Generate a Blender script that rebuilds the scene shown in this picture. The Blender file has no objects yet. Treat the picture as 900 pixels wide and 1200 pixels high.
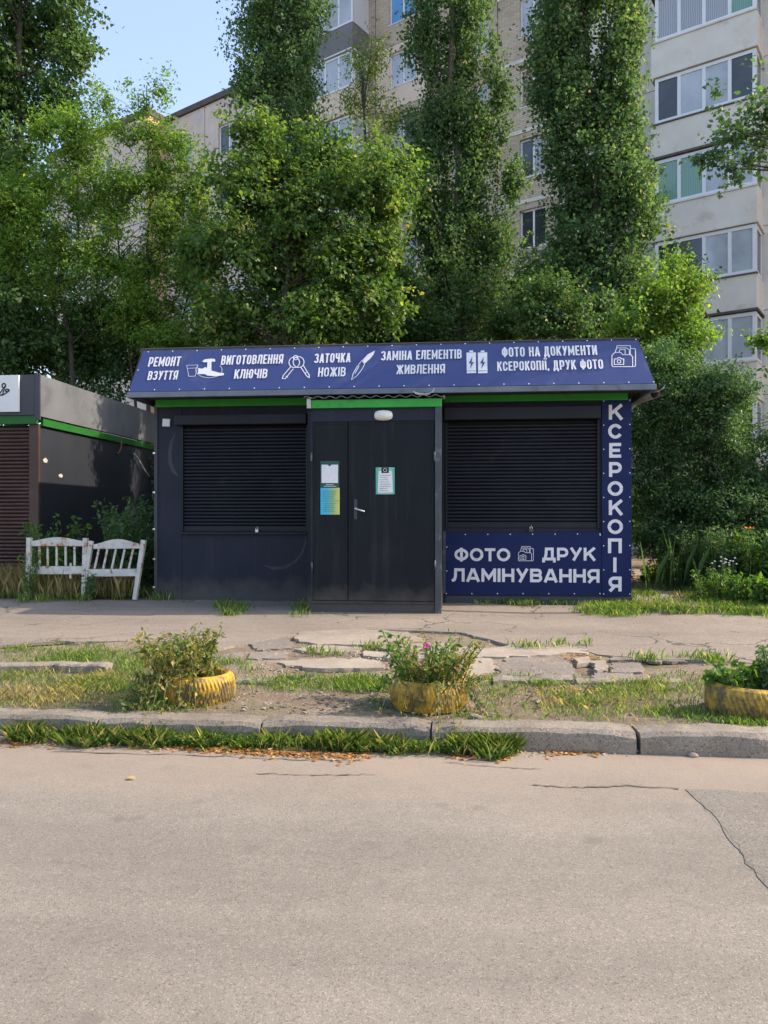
import bpy, bmesh, math, random
import numpy as np
from mathutils import Vector, Matrix

random.seed(7); rng = np.random.default_rng(7)
S = bpy.context.scene
COL = S.collection
R = math.radians

# ------------------------------------------------------------ camera, sky, sun, exposure
YAW = R(5.5); CAMZ = 1.40; F = 900.0; HZ = 605.0
cd = bpy.data.cameras.new('camera'); cam = bpy.data.objects.new('camera', cd); COL.objects.link(cam)
cam.location = (0, 0, CAMZ); cam.rotation_euler = (R(90), 0, YAW)
cd.sensor_fit = 'VERTICAL'; cd.sensor_height = 36; cd.lens = 27.0; cd.shift_y = 5 / 1200
cd.clip_end = 2000; cd.clip_start = .05
S.camera = cam
SUN_EL, SUN_AZ = 37.0, 7.0                      # azimuth: degrees behind the +X axis
w = bpy.data.worlds.new('World'); S.world = w; w.use_nodes = True
nt = w.node_tree; bg = nt.nodes['Background']
sky = nt.nodes.new('ShaderNodeTexSky'); sky.sky_type = 'NISHITA'; sky.sun_disc = False
sky.sun_elevation = R(SUN_EL); sky.sun_rotation = R(90 - SUN_AZ); sky.dust_density = 2.0; sky.air_density = 1.0; sky.ozone_density = 1.0
hz = nt.nodes.new('ShaderNodeMix'); hz.data_type = 'RGBA'; hz.inputs[0].default_value = .24      # a pale summer haze over the whole sky
hz.inputs[7].default_value = (1.75, 1.85, 2.5, 1); nt.links.new(sky.outputs[0], hz.inputs[6]); nt.links.new(hz.outputs[2], bg.inputs[0]); bg.inputs[1].default_value = .14
sd = bpy.data.lights.new('sun', 'SUN'); sun = bpy.data.objects.new('sun', sd); COL.objects.link(sun)
sd.energy = 2.35; sd.angle = R(.6); sd.color = (1, .83, .64)
D = Vector((math.cos(R(SUN_EL)) * math.cos(R(SUN_AZ)), math.cos(R(SUN_EL)) * math.sin(R(SUN_AZ)), math.sin(R(SUN_EL))))
sun.rotation_euler = D.to_track_quat('Z', 'Y').to_euler(); sun.location = (20, 5, 20)
S.view_settings.view_transform = 'Standard'; S.view_settings.look = 'None'
S.view_settings.exposure = 1.65; S.view_settings.gamma = 1
S.cycles.max_bounces = 6; S.cycles.transparent_max_bounces = 6

# ------------------------------------------------------------ placing helpers
cs, sn = math.cos(YAW), math.sin(YAW)
def ray(px, py):
    c = (px - 450) / F
    return Vector((c * cs - sn, c * sn + cs, (HZ - py) / F))
def at(px, py, t):
    return Vector((0, 0, CAMZ)) + ray(px, py) * t
def onY(px, py, Y):
    r = ray(px, py); return Vector((0, 0, CAMZ)) + r * (Y / r.y)
def onX(px, py, X):
    r = ray(px, py); return Vector((0, 0, CAMZ)) + r * (X / r.x)
GY = [-60, 4.3, 4.64, 4.86, 6.0, 14, 300]
GZ = [-.03, -.02, .0, .12, .135, .235, .24]
def gz(Y): return float(np.interp(Y, GY, GZ))
def onG(px, py, off=0.0):
    r = ray(px, py); z = .1
    for _ in range(12):
        t = (CAMZ - z) / (-r.z); z = gz(r.y * t) + off
    return Vector((0, 0, CAMZ)) + r * t
def c2w(x, z):                                    # view-frame ground point -> world
    return Vector((x * cs - z * sn, x * sn + z * cs, 0))

# ------------------------------------------------------------ object helpers
def link(name, me, mat=None, parent=None):
    o = bpy.data.objects.new(name, me); COL.objects.link(o)
    if mat is not None:
        if isinstance(mat, (list, tuple)):
            for m in mat: me.materials.append(m)
        elif len(me.materials) == 0: me.materials.append(mat)
    if parent: o.parent = parent
    return o
def tag(o, label=None, cat=None, group=None, kind=None):
    if label: o['label'] = label
    if cat: o['category'] = cat
    if group: o['group'] = group
    if kind: o['kind'] = kind
    return o
def thing(name, label, cat, loc=(0, 0, 0), rz=0, group=None):
    o = bpy.data.objects.new(name, None); COL.objects.link(o); o.location = loc; o.rotation_euler = (0, 0, rz)
    o.empty_display_size = .1
    return tag(o, label, cat, group)
class MB:
    def __init__(s): s.bm = bmesh.new()
    def box(s, x0, x1, y0, y1, z0, z1, M=None):
        p = [Vector(q) for q in ((x0,y0,z0),(x1,y0,z0),(x1,y1,z0),(x0,y1,z0),(x0,y0,z1),(x1,y0,z1),(x1,y1,z1),(x0,y1,z1))]
        if M is not None: p = [M @ q for q in p]
        v = [s.bm.verts.new(q) for q in p]
        for f in ((0,3,2,1),(4,5,6,7),(0,1,5,4),(1,2,6,5),(2,3,7,6),(3,0,4,7)): s.bm.faces.new([v[i] for i in f])
        return s
    def poly(s, pts):
        v = [s.bm.verts.new(p) for p in pts]; s.bm.faces.new(v); return s
    def prism(s, pts, d):                         # pts loop extruded by vector d
        d = Vector(d); a = [s.bm.verts.new(Vector(p)) for p in pts]; b = [s.bm.verts.new(Vector(p) + d) for p in pts]
        s.bm.faces.new(a[::-1]); s.bm.faces.new(b); n = len(a)
        for i in range(n): s.bm.faces.new([a[i], a[(i+1) % n], b[(i+1) % n], b[i]])
        return s
    def tube(s, pts, rad, n=8, cap=True):
        pts = [Vector(p) for p in pts]
        if not isinstance(rad, (list, tuple)): rad = [rad] * len(pts)
        rings = []
        for i, p in enumerate(pts):
            d = (pts[min(i+1, len(pts)-1)] - pts[max(i-1, 0)]).normalized()
            a = Vector((0,0,1)) if abs(d.z) < .9 else Vector((1,0,0))
            u = d.cross(a).normalized(); w_ = d.cross(u)
            rings.append([s.bm.verts.new(p + (u*math.cos(k*2*math.pi/n) + w_*math.sin(k*2*math.pi/n)) * rad[i]) for k in range(n)])
        for i in range(len(rings)-1):
            for k in range(n):
                s.bm.faces.new([rings[i][k], rings[i][(k+1) % n], rings[i+1][(k+1) % n], rings[i+1][k]])
        if cap and n > 2:
            s.bm.faces.new(rings[0]); s.bm.faces.new(rings[-1][::-1])
        return s
    def mesh(s, name, bevel=0, smooth=False):
        if bevel:
            bmesh.ops.bevel(s.bm, geom=list(s.bm.edges), offset=bevel, segments=2, affect='EDGES', profile=.6)
        bmesh.ops.recalc_face_normals(s.bm, faces=s.bm.faces)
        me = bpy.data.meshes.new(name); s.bm.to_mesh(me); s.bm.free()
        if smooth:
            for p in me.polygons: p.use_smooth = True
        return me
    def build(s, name, mat, parent=None, bevel=0, smooth=False):
        return link(name, s.mesh(name, bevel, smooth), mat, parent)

# ------------------------------------------------------------ materials
def ramp(nt, fac, stops, interp='LINEAR'):
    r = nt.nodes.new('ShaderNodeValToRGB'); r.color_ramp.interpolation = interp
    e = r.color_ramp.elements
    while len(e) < len(stops): e.new(.5)
    for el, (p, c) in zip(e, stops):
        el.position = p; el.color = (c[0], c[1], c[2], 1) if not isinstance(c, (int, float)) else (c, c, c, 1)
    nt.links.new(fac, r.inputs[0]); return r.outputs[0]
def noise(nt, vec, scale, detail=4, rough=.6, dist=0):
    n = nt.nodes.new('ShaderNodeTexNoise'); n.inputs['Scale'].default_value = scale
    n.inputs['Detail'].default_value = detail; n.inputs['Roughness'].default_value = rough; n.inputs['Distortion'].default_value = dist
    nt.links.new(vec, n.inputs['Vector']); return n.outputs['Fac']
def mixc(nt, fac, a, b, mode='MIX'):
    m = nt.nodes.new('ShaderNodeMix'); m.data_type = 'RGBA'; m.blend_type = mode
    for sock, v in ((m.inputs[0], fac), (m.inputs[6], a), (m.inputs[7], b)):
        if hasattr(v, 'is_output'): nt.links.new(v, sock)
        elif isinstance(v, (int, float)): sock.default_value = v
        else: sock.default_value = (*v, 1)
    return m.outputs[2]
def math_(nt, op, a, b=None, c=None):
    m = nt.nodes.new('ShaderNodeMath'); m.operation = op
    for i, v in enumerate((a, b, c)):
        if v is None: continue
        if hasattr(v, 'is_output'): nt.links.new(v, m.inputs[i])
        else: m.inputs[i].default_value = v
    return m.outputs[0]
def newmat(name, rough=.6, spec=.5, metal=0):
    m = bpy.data.materials.new(name); m.use_nodes = True
    b = m.node_tree.nodes['Principled BSDF']
    b.inputs['Roughness'].default_value = rough; b.inputs['Specular IOR Level'].default_value = spec; b.inputs['Metallic'].default_value = metal
    g = m.node_tree.nodes.new('ShaderNodeNewGeometry')
    return m, m.node_tree, b, g.outputs['Position']
def bump(nt, b, h, strength=.3, dist=.01):
    n = nt.nodes.new('ShaderNodeBump'); n.inputs['Strength'].default_value = strength; n.inputs['Distance'].default_value = dist
    nt.links.new(h, n.inputs['Height']); nt.links.new(n.outputs[0], b.inputs['Normal'])
def pm(name, c0, c1, scale=3, rough=.6, spec=.4, metal=0, bmp=0, bscale=60, dirt=None, dscale=1.3, dlo=.55, dhi=.7, rvar=0, foot=0):
    m, nt, b, P = newmat(name, rough, spec, metal)
    col = ramp(nt, noise(nt, P, scale, 6, .65), [(.3, c0), (.7, c1)])
    if dirt:
        d = ramp(nt, noise(nt, P, dscale, 8, .7), [(dlo, 0), (dhi, 1)])
        col = mixc(nt, d, col, dirt)
    if foot:
        sx = nt.nodes.new('ShaderNodeSeparateXYZ'); nt.links.new(P, sx.inputs[0])
        f = ramp(nt, math_(nt, 'ADD', sx.outputs[2], math_(nt, 'MULTIPLY', noise(nt, P, 4, 7, .7), -.55)), [(.0, .55), (.28, 0)])
        mp = nt.nodes.new('ShaderNodeMapping'); mp.inputs['Scale'].default_value = (9, 9, .5); nt.links.new(P, mp.inputs[0])
        st = ramp(nt, noise(nt, mp.outputs[0], 1.3, 5, .6), [(.55, 0), (.8, .4)])
        col = mixc(nt, f, col, (.11,.095,.078)); col = mixc(nt, st, col, (.05,.05,.052))
    nt.links.new(col, b.inputs['Base Color'])
    if rvar:
        nt.links.new(math_(nt, 'MULTIPLY_ADD', noise(nt, P, scale*2, 5), rvar, rough - rvar/2), b.inputs['Roughness'])
    if bmp: bump(nt, b, noise(nt, P, bscale, 4), bmp, .01)
    return m
M = {}
M['wall'] = pm('dark_wall_paint', (.011,.014,.026), (.019,.022,.038), 2.2, .6, .25, bmp=.5, bscale=2.6, dirt=(.045,.046,.054), dscale=1.1, dlo=.56, dhi=.8, rvar=.25, foot=1)
M['door'] = pm('door_paint', (.006,.0075,.011), (.010,.012,.016), 2.5, .55, .18, bmp=.5, bscale=2.2, dirt=(.017,.02,.018), dscale=1.7, dlo=.6, dhi=.85, rvar=.2, foot=1)
M['slat'] = pm('shutter_slat_paint', (.010,.011,.017), (.018,.020,.028), 1.6, .5, .25, dirt=(.05,.05,.052), dscale=2.5, dlo=.6, dhi=.85, rvar=.2)
M['slatgap'] = pm('shutter_gap', (.004,.004,.006), (.007,.007,.009), 3, .8)
M['brown'] = pm('brown_shutter_paint', (.048,.026,.021), (.075,.040,.031), 2, .5, .4, dirt=(.10,.07,.055), dscale=2.2, dlo=.55, dhi=.8)
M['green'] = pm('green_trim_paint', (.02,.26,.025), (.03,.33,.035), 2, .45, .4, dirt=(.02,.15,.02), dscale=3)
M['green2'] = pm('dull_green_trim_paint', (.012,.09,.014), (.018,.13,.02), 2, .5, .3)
M['banner'] = pm('blue_banner_vinyl', (.030,.046,.148), (.037,.054,.165), 1.5, .38, .45, bmp=.25, bscale=3.0, dirt=(.07,.08,.18), dscale=2)
M['banner2'] = pm('navy_banner_vinyl', (.004,.012,.068), (.007,.016,.08), 1.5, .5, .2, bmp=.25, bscale=3.5, dirt=(.012,.018,.07), dscale=2)
M['white'] = pm('print_white', (.56,.56,.60), (.68,.68,.70), 6, .5, .3)
M['white2'] = pm('faded_print_white', (.60,.58,.62), (.72,.70,.72), 6, .5, .3)
M['trim'] = pm('grey_eave_metal', (.10,.12,.15), (.16,.18,.22), 3, .45, .5, dirt=(.07,.075,.08), dscale=4)
M['postgrey'] = pm('grey_post_paint', (.028,.035,.043), (.06,.068,.08), 3, .45, .5, dirt=(.16,.16,.16), dscale=6)
M['silver'] = pm('silver_metal', (.55,.55,.57), (.7,.7,.72), 10, .3, .5, .8)
M['lamp'] = pm('milky_glass', (.62,.60,.55), (.72,.70,.64), 8, .3, .5)
M['paper'] = pm('paper', (.62,.62,.62), (.75,.75,.75), 20, .7, .2)
M['lgrey'] = pm('light_grey_fascia', (.10,.108,.118), (.14,.148,.158), 1.5, .55, .4, dirt=(.06,.065,.075), dscale=1.8, dlo=.5, dhi=.75)
M['darkgrey'] = pm('dark_grey_fascia', (.035,.037,.045), (.05,.052,.06), 2, .5, .4)
M['signwhite'] = pm('sign_white', (.62,.62,.60), (.7,.7,.68), 2, .45, .4)
M['black'] = pm('black_print', (.008,.008,.008), (.014,.014,.014), 5, .6)
M['sidewall'] = pm('side_wall_paint', (.014,.018,.026), (.022,.027,.037), 1.5, .55, .4, bmp=.15, bscale=20, dirt=(.03,.037,.048), dscale=1.6, dlo=.55, dhi=.8)
M['rust'] = pm('rusty_metal', (.12,.05,.03), (.25,.13,.08), 20, .8, .2, bmp=.3)
M['cable'] = pm('pale_cable', (.35,.34,.32), (.5,.48,.45), 20, .6)
M['pipe'] = pm('weathered_pipe', (.30,.28,.24), (.5,.48,.43), 6, .6, .3, dirt=(.14,.11,.08), dscale=7)
M['roofing'] = pm('roofing_felt', (.03,.03,.032), (.06,.058,.055), 4, .85, .2, bmp=.4)
M['eyelet'] = pm('eyelet_metal', (.7,.7,.7), (.8,.8,.8), 9, .4, .5)
M['skyblue'] = None

def bench_mat():
    m, nt, b, P = newmat('chipped_white_paint', .6, .35)
    base = ramp(nt, noise(nt, P, 9, 5), [(.3, (.42,.40,.36)), (.7, (.60,.58,.53))])
    chip = ramp(nt, noise(nt, P, 6.5, 8, .75), [(.565, 0), (.59, 1)])
    rust = ramp(nt, noise(nt, P, 30, 4), [(.3, (.30,.12,.06)), (.7, (.42,.20,.11))])
    nt.links.new(mixc(nt, chip, base, rust), b.inputs['Base Color']); bump(nt, b, chip, .4, .004)
    return m
M['bench'] = bench_mat()

def asphalt(name, c0, c1, dark, light, speck, dust=None, dustY=None, cracks=0, patch=None, big=.35, bumpd=.006):
    m, nt, b, P = newmat(name, .85, .25)
    v = nt.nodes.new('ShaderNodeTexVoronoi'); v.inputs['Scale'].default_value = speck; v.inputs['Randomness'].default_value = 1
    nt.links.new(P, v.inputs['Vector'])
    sep = nt.nodes.new('ShaderNodeSeparateColor'); nt.links.new(v.outputs['Color'], sep.inputs[0])
    base = ramp(nt, noise(nt, P, big, 7, .6, .4), [(.32, c0), (.68, c1)])
    med = ramp(nt, noise(nt, P, 9, 6, .7), [(.25, .90), (.75, 1.07)])
    base = mixc(nt, 1.0, base, med, 'MULTIPLY')
    sp = ramp(nt, sep.outputs[0], [(0, dark), (.22, (1,1,1)), (.80, (1,1,1)), (1, light)])
    mp = nt.nodes.new('ShaderNodeMapping'); mp.inputs['Scale'].default_value = (.12, 1.1, 1); nt.links.new(P, mp.inputs[0])
    band = ramp(nt, noise(nt, mp.outputs[0], 1.6, 5, .6), [(.35, .90), (.65, 1.08)])
    base = mixc(nt, 1.0, base, band, 'MULTIPLY')
    col = mixc(nt, 1.0, base, sp, 'MULTIPLY')
    fine = ramp(nt, noise(nt, P, speck*2.2, 2, .7), [(.3, .78), (.7, 1.2)])
    col = mixc(nt, 1.0, col, fine, 'MULTIPLY')
    if patch is not None:
        spots = ramp(nt, noise(nt, P, 4.2, 2, .5), [(.66, 0), (.72, 1)])
        col = mixc(nt, math_(nt, 'MULTIPLY', spots, .45), col, patch)
    sx = nt.nodes.new('ShaderNodeSeparateXYZ'); nt.links.new(P, sx.inputs[0])
    if dust:
        y = math_(nt, 'ADD', sx.outputs[1], math_(nt, 'MULTIPLY_ADD', noise(nt, P, 1.6, 7, .7), 1.5, -.75))
        f = ramp(nt, math_(nt, 'MULTIPLY_ADD', y, 1/(dustY[1]-dustY[0]), -dustY[0]/(dustY[1]-dustY[0])), [(0, 0), (1, 1)])
        dcol = mixc(nt, noise(nt, P, 60, 3), dust, tuple(x*.72 for x in dust))
        col = mixc(nt, math_(nt, 'MULTIPLY', f, .8), col, dcol)
    h = noise(nt, P, speck, 3)
    if cracks:
        wv = nt.nodes.new('ShaderNodeVectorMath'); wv.operation = 'ADD'
        nn = nt.nodes.new('ShaderNodeTexNoise'); nn.inputs['Scale'].default_value = 2.2; nn.inputs['Detail'].default_value = 6
        nt.links.new(P, nn.inputs['Vector'])
        sc = nt.nodes.new('ShaderNodeVectorMath'); sc.operation = 'SCALE'; sc.inputs['Scale'].default_value = .7
        nt.links.new(nn.outputs['Color'], sc.inputs[0]); nt.links.new(P, wv.inputs[0]); nt.links.new(sc.outputs[0], wv.inputs[1])
        cv = nt.nodes.new('ShaderNodeTexVoronoi'); cv.feature = 'DISTANCE_TO_EDGE'; cv.inputs['Scale'].default_value = cracks
        nt.links.new(wv.outputs[0], cv.inputs['Vector'])
        ck = ramp(nt, cv.outputs['Distance'], [(.004, 1), (.016, 0)])
        msk = ramp(nt, noise(nt, P, .55, 3), [(.46, 0), (.56, 1)])
        ck = math_(nt, 'MULTIPLY', ck, msk)
        col = mixc(nt, math_(nt, 'MULTIPLY', ck, .8), col, (.05,.042,.035))
        h = math_(nt, 'SUBTRACT', h, math_(nt, 'MULTIPLY', ck, 3))
    nt.links.new(col, b.inputs['Base Color']); bump(nt, b, h, .5, bumpd)
    return m
M['road'] = asphalt('road_asphalt', (.178,.159,.134), (.236,.213,.181), (.68,.65,.63), (1.4,1.36,1.3), 170, dust=(.33,.265,.205), dustY=(3.55, 4.6), patch=(.13,.115,.10))
M['road2'] = asphalt('road_patch_asphalt', (.166,.150,.128), (.198,.181,.156), (.6,.58,.55), (1.45,1.4,1.35), 150)
M['walk'] = asphalt('pavement_asphalt', (.195,.168,.138), (.25,.215,.176), (.7,.68,.65), (1.35,1.3,1.25), 90, cracks=1.1, bumpd=.01, big=.8)
M['chunk'] = asphalt('old_asphalt_chunk', (.17,.15,.13), (.23,.2,.17), (.6,.58,.55), (1.4,1.35,1.3), 80, bumpd=.012, big=2)
M['slab'] = asphalt('worn_concrete', (.235,.20,.16), (.34,.295,.24), (.75,.72,.7), (1.2,1.2,1.15), 90, bumpd=.01, big=2)
M['kerb'] = asphalt('kerb_granite', (.175,.152,.122), (.27,.24,.195), (.55,.52,.5), (1.4,1.35,1.3), 110, bumpd=.012, big=3)

def dirt_mat():
    m, nt, b, P = newmat('trampled_dirt', .95, .1)
    c = ramp(nt, noise(nt, P, 2.0, 8, .7), [(.3, (.15,.115,.08)), (.5, (.235,.185,.135)), (.7, (.31,.255,.20))])
    g = ramp(nt, noise(nt, P, 1.3, 6, .6), [(.52, 0), (.62, 1)])
    c = mixc(nt, math_(nt, 'MULTIPLY', g, .5), c, (.09,.115,.04))
    f = ramp(nt, noise(nt, P, 55, 3, .7), [(.3, .62), (.7, 1.3)])
    nt.links.new(mixc(nt, 1.0, c, f, 'MULTIPLY'), b.inputs['Base Color'])
    bump(nt, b, noise(nt, P, 22, 8, .75), .9, .03)
    return m
M['dirt'] = dirt_mat()
M['soil'] = pm('planter_soil', (.03,.022,.015), (.07,.05,.035), 30, .95, .1, bmp=.8, bscale=50)
M['yellow'] = pm('yellow_tyre_paint', (.36,.22,.02), (.50,.31,.035), 14, .55, .4, bmp=.2, bscale=80, dirt=(.12,.085,.03), dscale=8, dlo=.43, dhi=.56)
M['tyrein'] = pm('tyre_inner_rubber', (.12,.08,.03), (.22,.15,.05), 14, .8, .2)

def leafmat(name, stops, transl=.38, rough=.45, spec=.35):
    m = bpy.data.materials.new(name); m.use_nodes = True; nt = m.node_tree
    b = nt.nodes['Principled BSDF']; b.inputs['Roughness'].default_value = rough; b.inputs['Specular IOR Level'].default_value = spec
    a = nt.nodes.new('ShaderNodeAttribute'); a.attribute_name = 'v'
    col = ramp(nt, a.outputs['Fac'], stops)
    t = nt.nodes.new('ShaderNodeBsdfTranslucent'); mx = nt.nodes.new('ShaderNodeMixShader'); mx.inputs[0].default_value = min(.5, transl + .1)
    nt.links.new(col, b.inputs['Base Color'])
    tc = mixc(nt, 1.0, col, (1.5, 1.6, .7), 'MULTIPLY'); nt.links.new(tc, t.inputs['Color'])
    nt.links.new(b.outputs[0], mx.inputs[1]); nt.links.new(t.outputs[0], mx.inputs[2])
    nt.links.new(mx.outputs[0], nt.nodes['Material Output'].inputs['Surface'])
    return m
L = {}
L['dark'] = leafmat('dark_leaf', [(0, (0.043,0.093,0.037)), (.5, (0.077,0.146,0.045)), (.92, (0.120,0.196,0.060)), (1, (0.321,0.281,0.127))], .3, .5, .25)
L['poplar'] = leafmat('poplar_leaf', [(0, (0.050,0.101,0.045)), (.5, (0.090,0.166,0.066)), (.9, (0.172,0.254,0.101)), (1, (0.368,0.274,0.169))], .32, .55, .25)
L['fresh'] = leafmat('fresh_leaf', [(0, (0.083,0.167,0.035)), (.5, (0.144,0.246,0.046)), (.9, (0.259,0.358,0.067)), (1, (0.494,0.441,0.112))], .42)
L['maple'] = leafmat('maple_leaf', [(0, (0.053,0.115,0.032)), (.5, (0.098,0.173,0.043)), (.85, (0.201,0.272,0.072)), (1, (0.455,0.383,0.143))], .4)
L['shrub'] = leafmat('shrub_leaf', [(0, (0.047,0.102,0.045)), (.5, (0.077,0.152,0.059)), (.9, (0.136,0.228,0.083)), (1, (0.211,0.287,0.112))], .3, .5, .28)
L['yellowgreen'] = leafmat('yellow_green_leaf', [(0, (0.090,0.146,0.033)), (.5, (0.163,0.227,0.048)), (1, (0.358,0.358,0.098))], .4)
L['herb'] = leafmat('herb_leaf', [(0, (0.044,0.106,0.019)), (.5, (0.081,0.169,0.031)), (.9, (0.138,0.225,0.044)), (1, (0.250,0.275,0.075))], .4)
L['wilt'] = leafmat('wilting_leaf', [(0, (0.062,0.100,0.025)), (.4, (0.150,0.188,0.050)), (.7, (0.350,0.300,0.088)), (1, (0.400,0.237,0.112))], .35)
L['grass'] = leafmat('grass_blade', [(0, (0.087,0.152,0.033)), (.5, (0.160,0.251,0.054)), (.8, (0.271,0.319,0.091)), (1, (0.574,0.471,0.237))], .35)
L['straw'] = leafmat('straw_blade', [(0, (0.196,0.210,0.070)), (.4, (0.364,0.294,0.140)), (1, (0.588,0.476,0.266))], .3, .6)
L['litter'] = leafmat('fallen_leaf', [(0, (.28,.11,.03)), (.5, (.42,.2,.06)), (1, (.55,.38,.16))], .2, .7)
M['bark'] = pm('bark', (.045,.036,.028), (.09,.074,.06), 6, .9, .15, bmp=.8, bscale=40)
M['barklight'] = pm('light_bark', (.12,.10,.08), (.2,.17,.14), 6, .9, .15, bmp=.8, bscale=40)

# ------------------------------------------------------------ foliage meshes
def quads_mesh(name, V4, val):
    """V4: (n,4,3) kite corners base,right,tip,left; two triangles each, folded on the spine."""
    n = len(V4); me = bpy.data.meshes.new(name)
    me.vertices.add(n*4); me.vertices.foreach_set('co', V4.reshape(-1).astype(np.float32))
    idx = np.arange(n)[:, None]*4 + np.array([0,1,2, 0,2,3])
    me.loops.add(n*6); me.loops.foreach_set('vertex_index', idx.reshape(-1).astype(np.int32))
    me.polygons.add(n*2)
    me.polygons.foreach_set('loop_start', (np.arange(n*2)*3).astype(np.int32))
    me.update(calc_edges=True)
    a = me.attributes.new('v', 'FLOAT', 'FACE'); a.data.foreach_set('value', np.repeat(np.clip(val, 0, 1), 2).astype(np.float32))
    return me
def unit(a): return a / (np.linalg.norm(a, axis=1, keepdims=True) + 1e-9)
def leaf_quads(C, size, aspect=.62, up=.5, droop=.3, out=None, outw=.5):
    """kites at C with roughly upward/outward facing blades"""
    n = len(C)
    nrm = rng.normal(size=(n,3)); nrm[:,2] += up*2
    if out is not None: nrm += out*outw*2
    nrm = unit(nrm)
    d = rng.normal(size=(n,3)); d[:,2] -= droop*1.5
    d = unit(d - nrm*np.sum(d*nrm, axis=1, keepdims=True)); s = np.cross(nrm, d)
    L_ = (size*rng.uniform(.5, 1.35, n))[:,None]; W_ = L_*aspect*.5
    base = C; tip = C + d*L_; mid = C + d*L_*.42
    fold = nrm*(W_*.35)
    return np.stack([base, mid + s*W_ + fold, tip - nrm*L_*.06, mid - s*W_ + fold], axis=1)
SUB = 8
def sprays(lobes, n_sprays, per, spray_r, size, aspect, up, droop, vert=1.0, shell=.75, hue=.22, holes=0.0):
    """lobes: list of (center Vector, (rx,ry,rz)); each is broken into smaller boughs and the leaves gather in sprays on them"""
    new = []
    for c_, r_ in lobes:
        ns = SUB if vert <= 1 else SUB + 2
        for _ in range(ns):
            d_ = unit(rng.normal(size=(1,3)))[0]*rng.uniform(.3, .88); f_ = rng.uniform(.20, .52)
            e_ = 1.0 if vert <= 1 else 1.35
            new.append((Vector([c_[i] + d_[i]*r_[i] for i in range(3)]), tuple(r_[i]*f_*(e_ if i == 2 else 1) for i in range(3))))
    lobes = new
    vol = np.array([l[1][0]*l[1][1] + l[1][1]*l[1][2] + l[1][0]*l[1][2] for l in lobes]); vol = vol/vol.sum()
    Q, Vv = [], []
    cen = np.array([list(l[0]) for l in lobes]); rad = np.array([l[1] for l in lobes])
    k = rng.choice(len(lobes), n_sprays, p=vol)
    dirs = unit(rng.normal(size=(n_sprays,3)))
    rr = np.where(rng.random(n_sprays) < shell, rng.uniform(.78, 1.06, n_sprays), rng.uniform(.1, .8, n_sprays)**.7)
    rr = np.where(rng.random(n_sprays) < .10, rng.uniform(1.1, 1.55, n_sprays), rr)
    sc = cen[k] + dirs*rad[k]*rr[:,None]
    lens = rng.uniform(.55, 1.35, n_sprays)*spray_r
    axis = unit(dirs + rng.normal(size=(n_sprays,3))*.5 + np.array([0,0,.25*vert]))
    m = np.maximum(6, (per*rng.uniform(.5, 1.4, n_sprays)).astype(int))
    idx = np.repeat(np.arange(n_sprays), m); N = len(idx)
    tt = rng.uniform(-1, 1, N)
    off = axis[idx]*(tt*lens[idx])[:,None] + rng.normal(size=(N,3))*(lens[idx]*.36*(1-.5*np.abs(tt)))[:,None]*np.array([1,1,.62 if vert <= 1 else 1.2])
    C = sc[idx] + off
    hv = np.clip(rng.normal(.45, hue, n_sprays), 0, .97)
    v = np.clip(hv[idx] + rng.normal(0, .12, N), 0, .96); v[rng.random(N) < .006] = 1
    return leaf_quads(C, size, aspect, up, droop, dirs[idx], .45), v, sc
def px_lobe(px, py, rx, ry, t, depth=None):
    c = at(px, py, t); k = t/F
    return (c, (rx*k, (depth if depth else rx*k), ry*k))
def jitter_poly(a, b, n, amp):
    a, b = Vector(a), Vector(b)
    return [a.lerp(b, i/n) + Vector(rng.normal(size=3))*amp*(0 if i in (0, n) else 1) for i in range(n+1)]
def tree(name, label, base, top, r0, lobes, mat, nsp, per, spr, size, aspect=.62, up=.5, droop=.3, bark='bark', vert=1, shell=.75, hue=.2, limbs=14, stems=1, group=None, cat='tree', bend=.12):
    t = thing(name, label, cat, base, 0, group)
    b = Vector(base)
    V, v, sc = sprays([(Vector(l[0]) - b, l[1]) for l in lobes], nsp, per, spr, size, aspect, up, droop, vert, shell, hue)
    link('crown', quads_mesh(name + '_crown', V, v), L[mat], t)
    tk = MB()
    tp = Vector(top) - b
    for s_ in range(stems):
        off = Vector((0,0,0)) if s_ == 0 else Vector((rng.uniform(-.5,.5), rng.uniform(-.3,.3), 0))
        tp2 = tp*(1 if s_ == 0 else rng.uniform(.7,.95)) + off*2
        pts = jitter_poly(off*.5 + Vector((0,0,-.15)), tp2, 9, bend)
        rs = [r0*(1 - .85*i/9)*(1 if s_ == 0 else .75) for i in range(10)]; rs[0] *= 1.35
        tk.tube(pts, rs, 9)
        pick = rng.choice(len(sc), min(limbs, len(sc)), replace=False)
        for j in pick:
            e = Vector(sc[j]); 
            f = min(.92, max(.18, (e.z - (.9 if vert < 1.5 else 2.2)*abs((e - pts[5]).xy.length)*.5)/max(tp2.z, .1)))
            i = f*9; q = pts[int(i)].lerp(pts[min(9, int(i)+1)], i - int(i))
            mid = q.lerp(e, .5) + Vector((0,0,(.12 if vert < 1.5 else -.3)*(e-q).length)) + Vector(rng.normal(size=3))*.08
            rr = r0*(1-.85*f)*.45
            tk.tube([q, mid, e], [rr, rr*.6, max(.006, rr*.2)], 5, cap=False)
    tk.build('trunk', M[bark], t, smooth=True)
    return t
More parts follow.
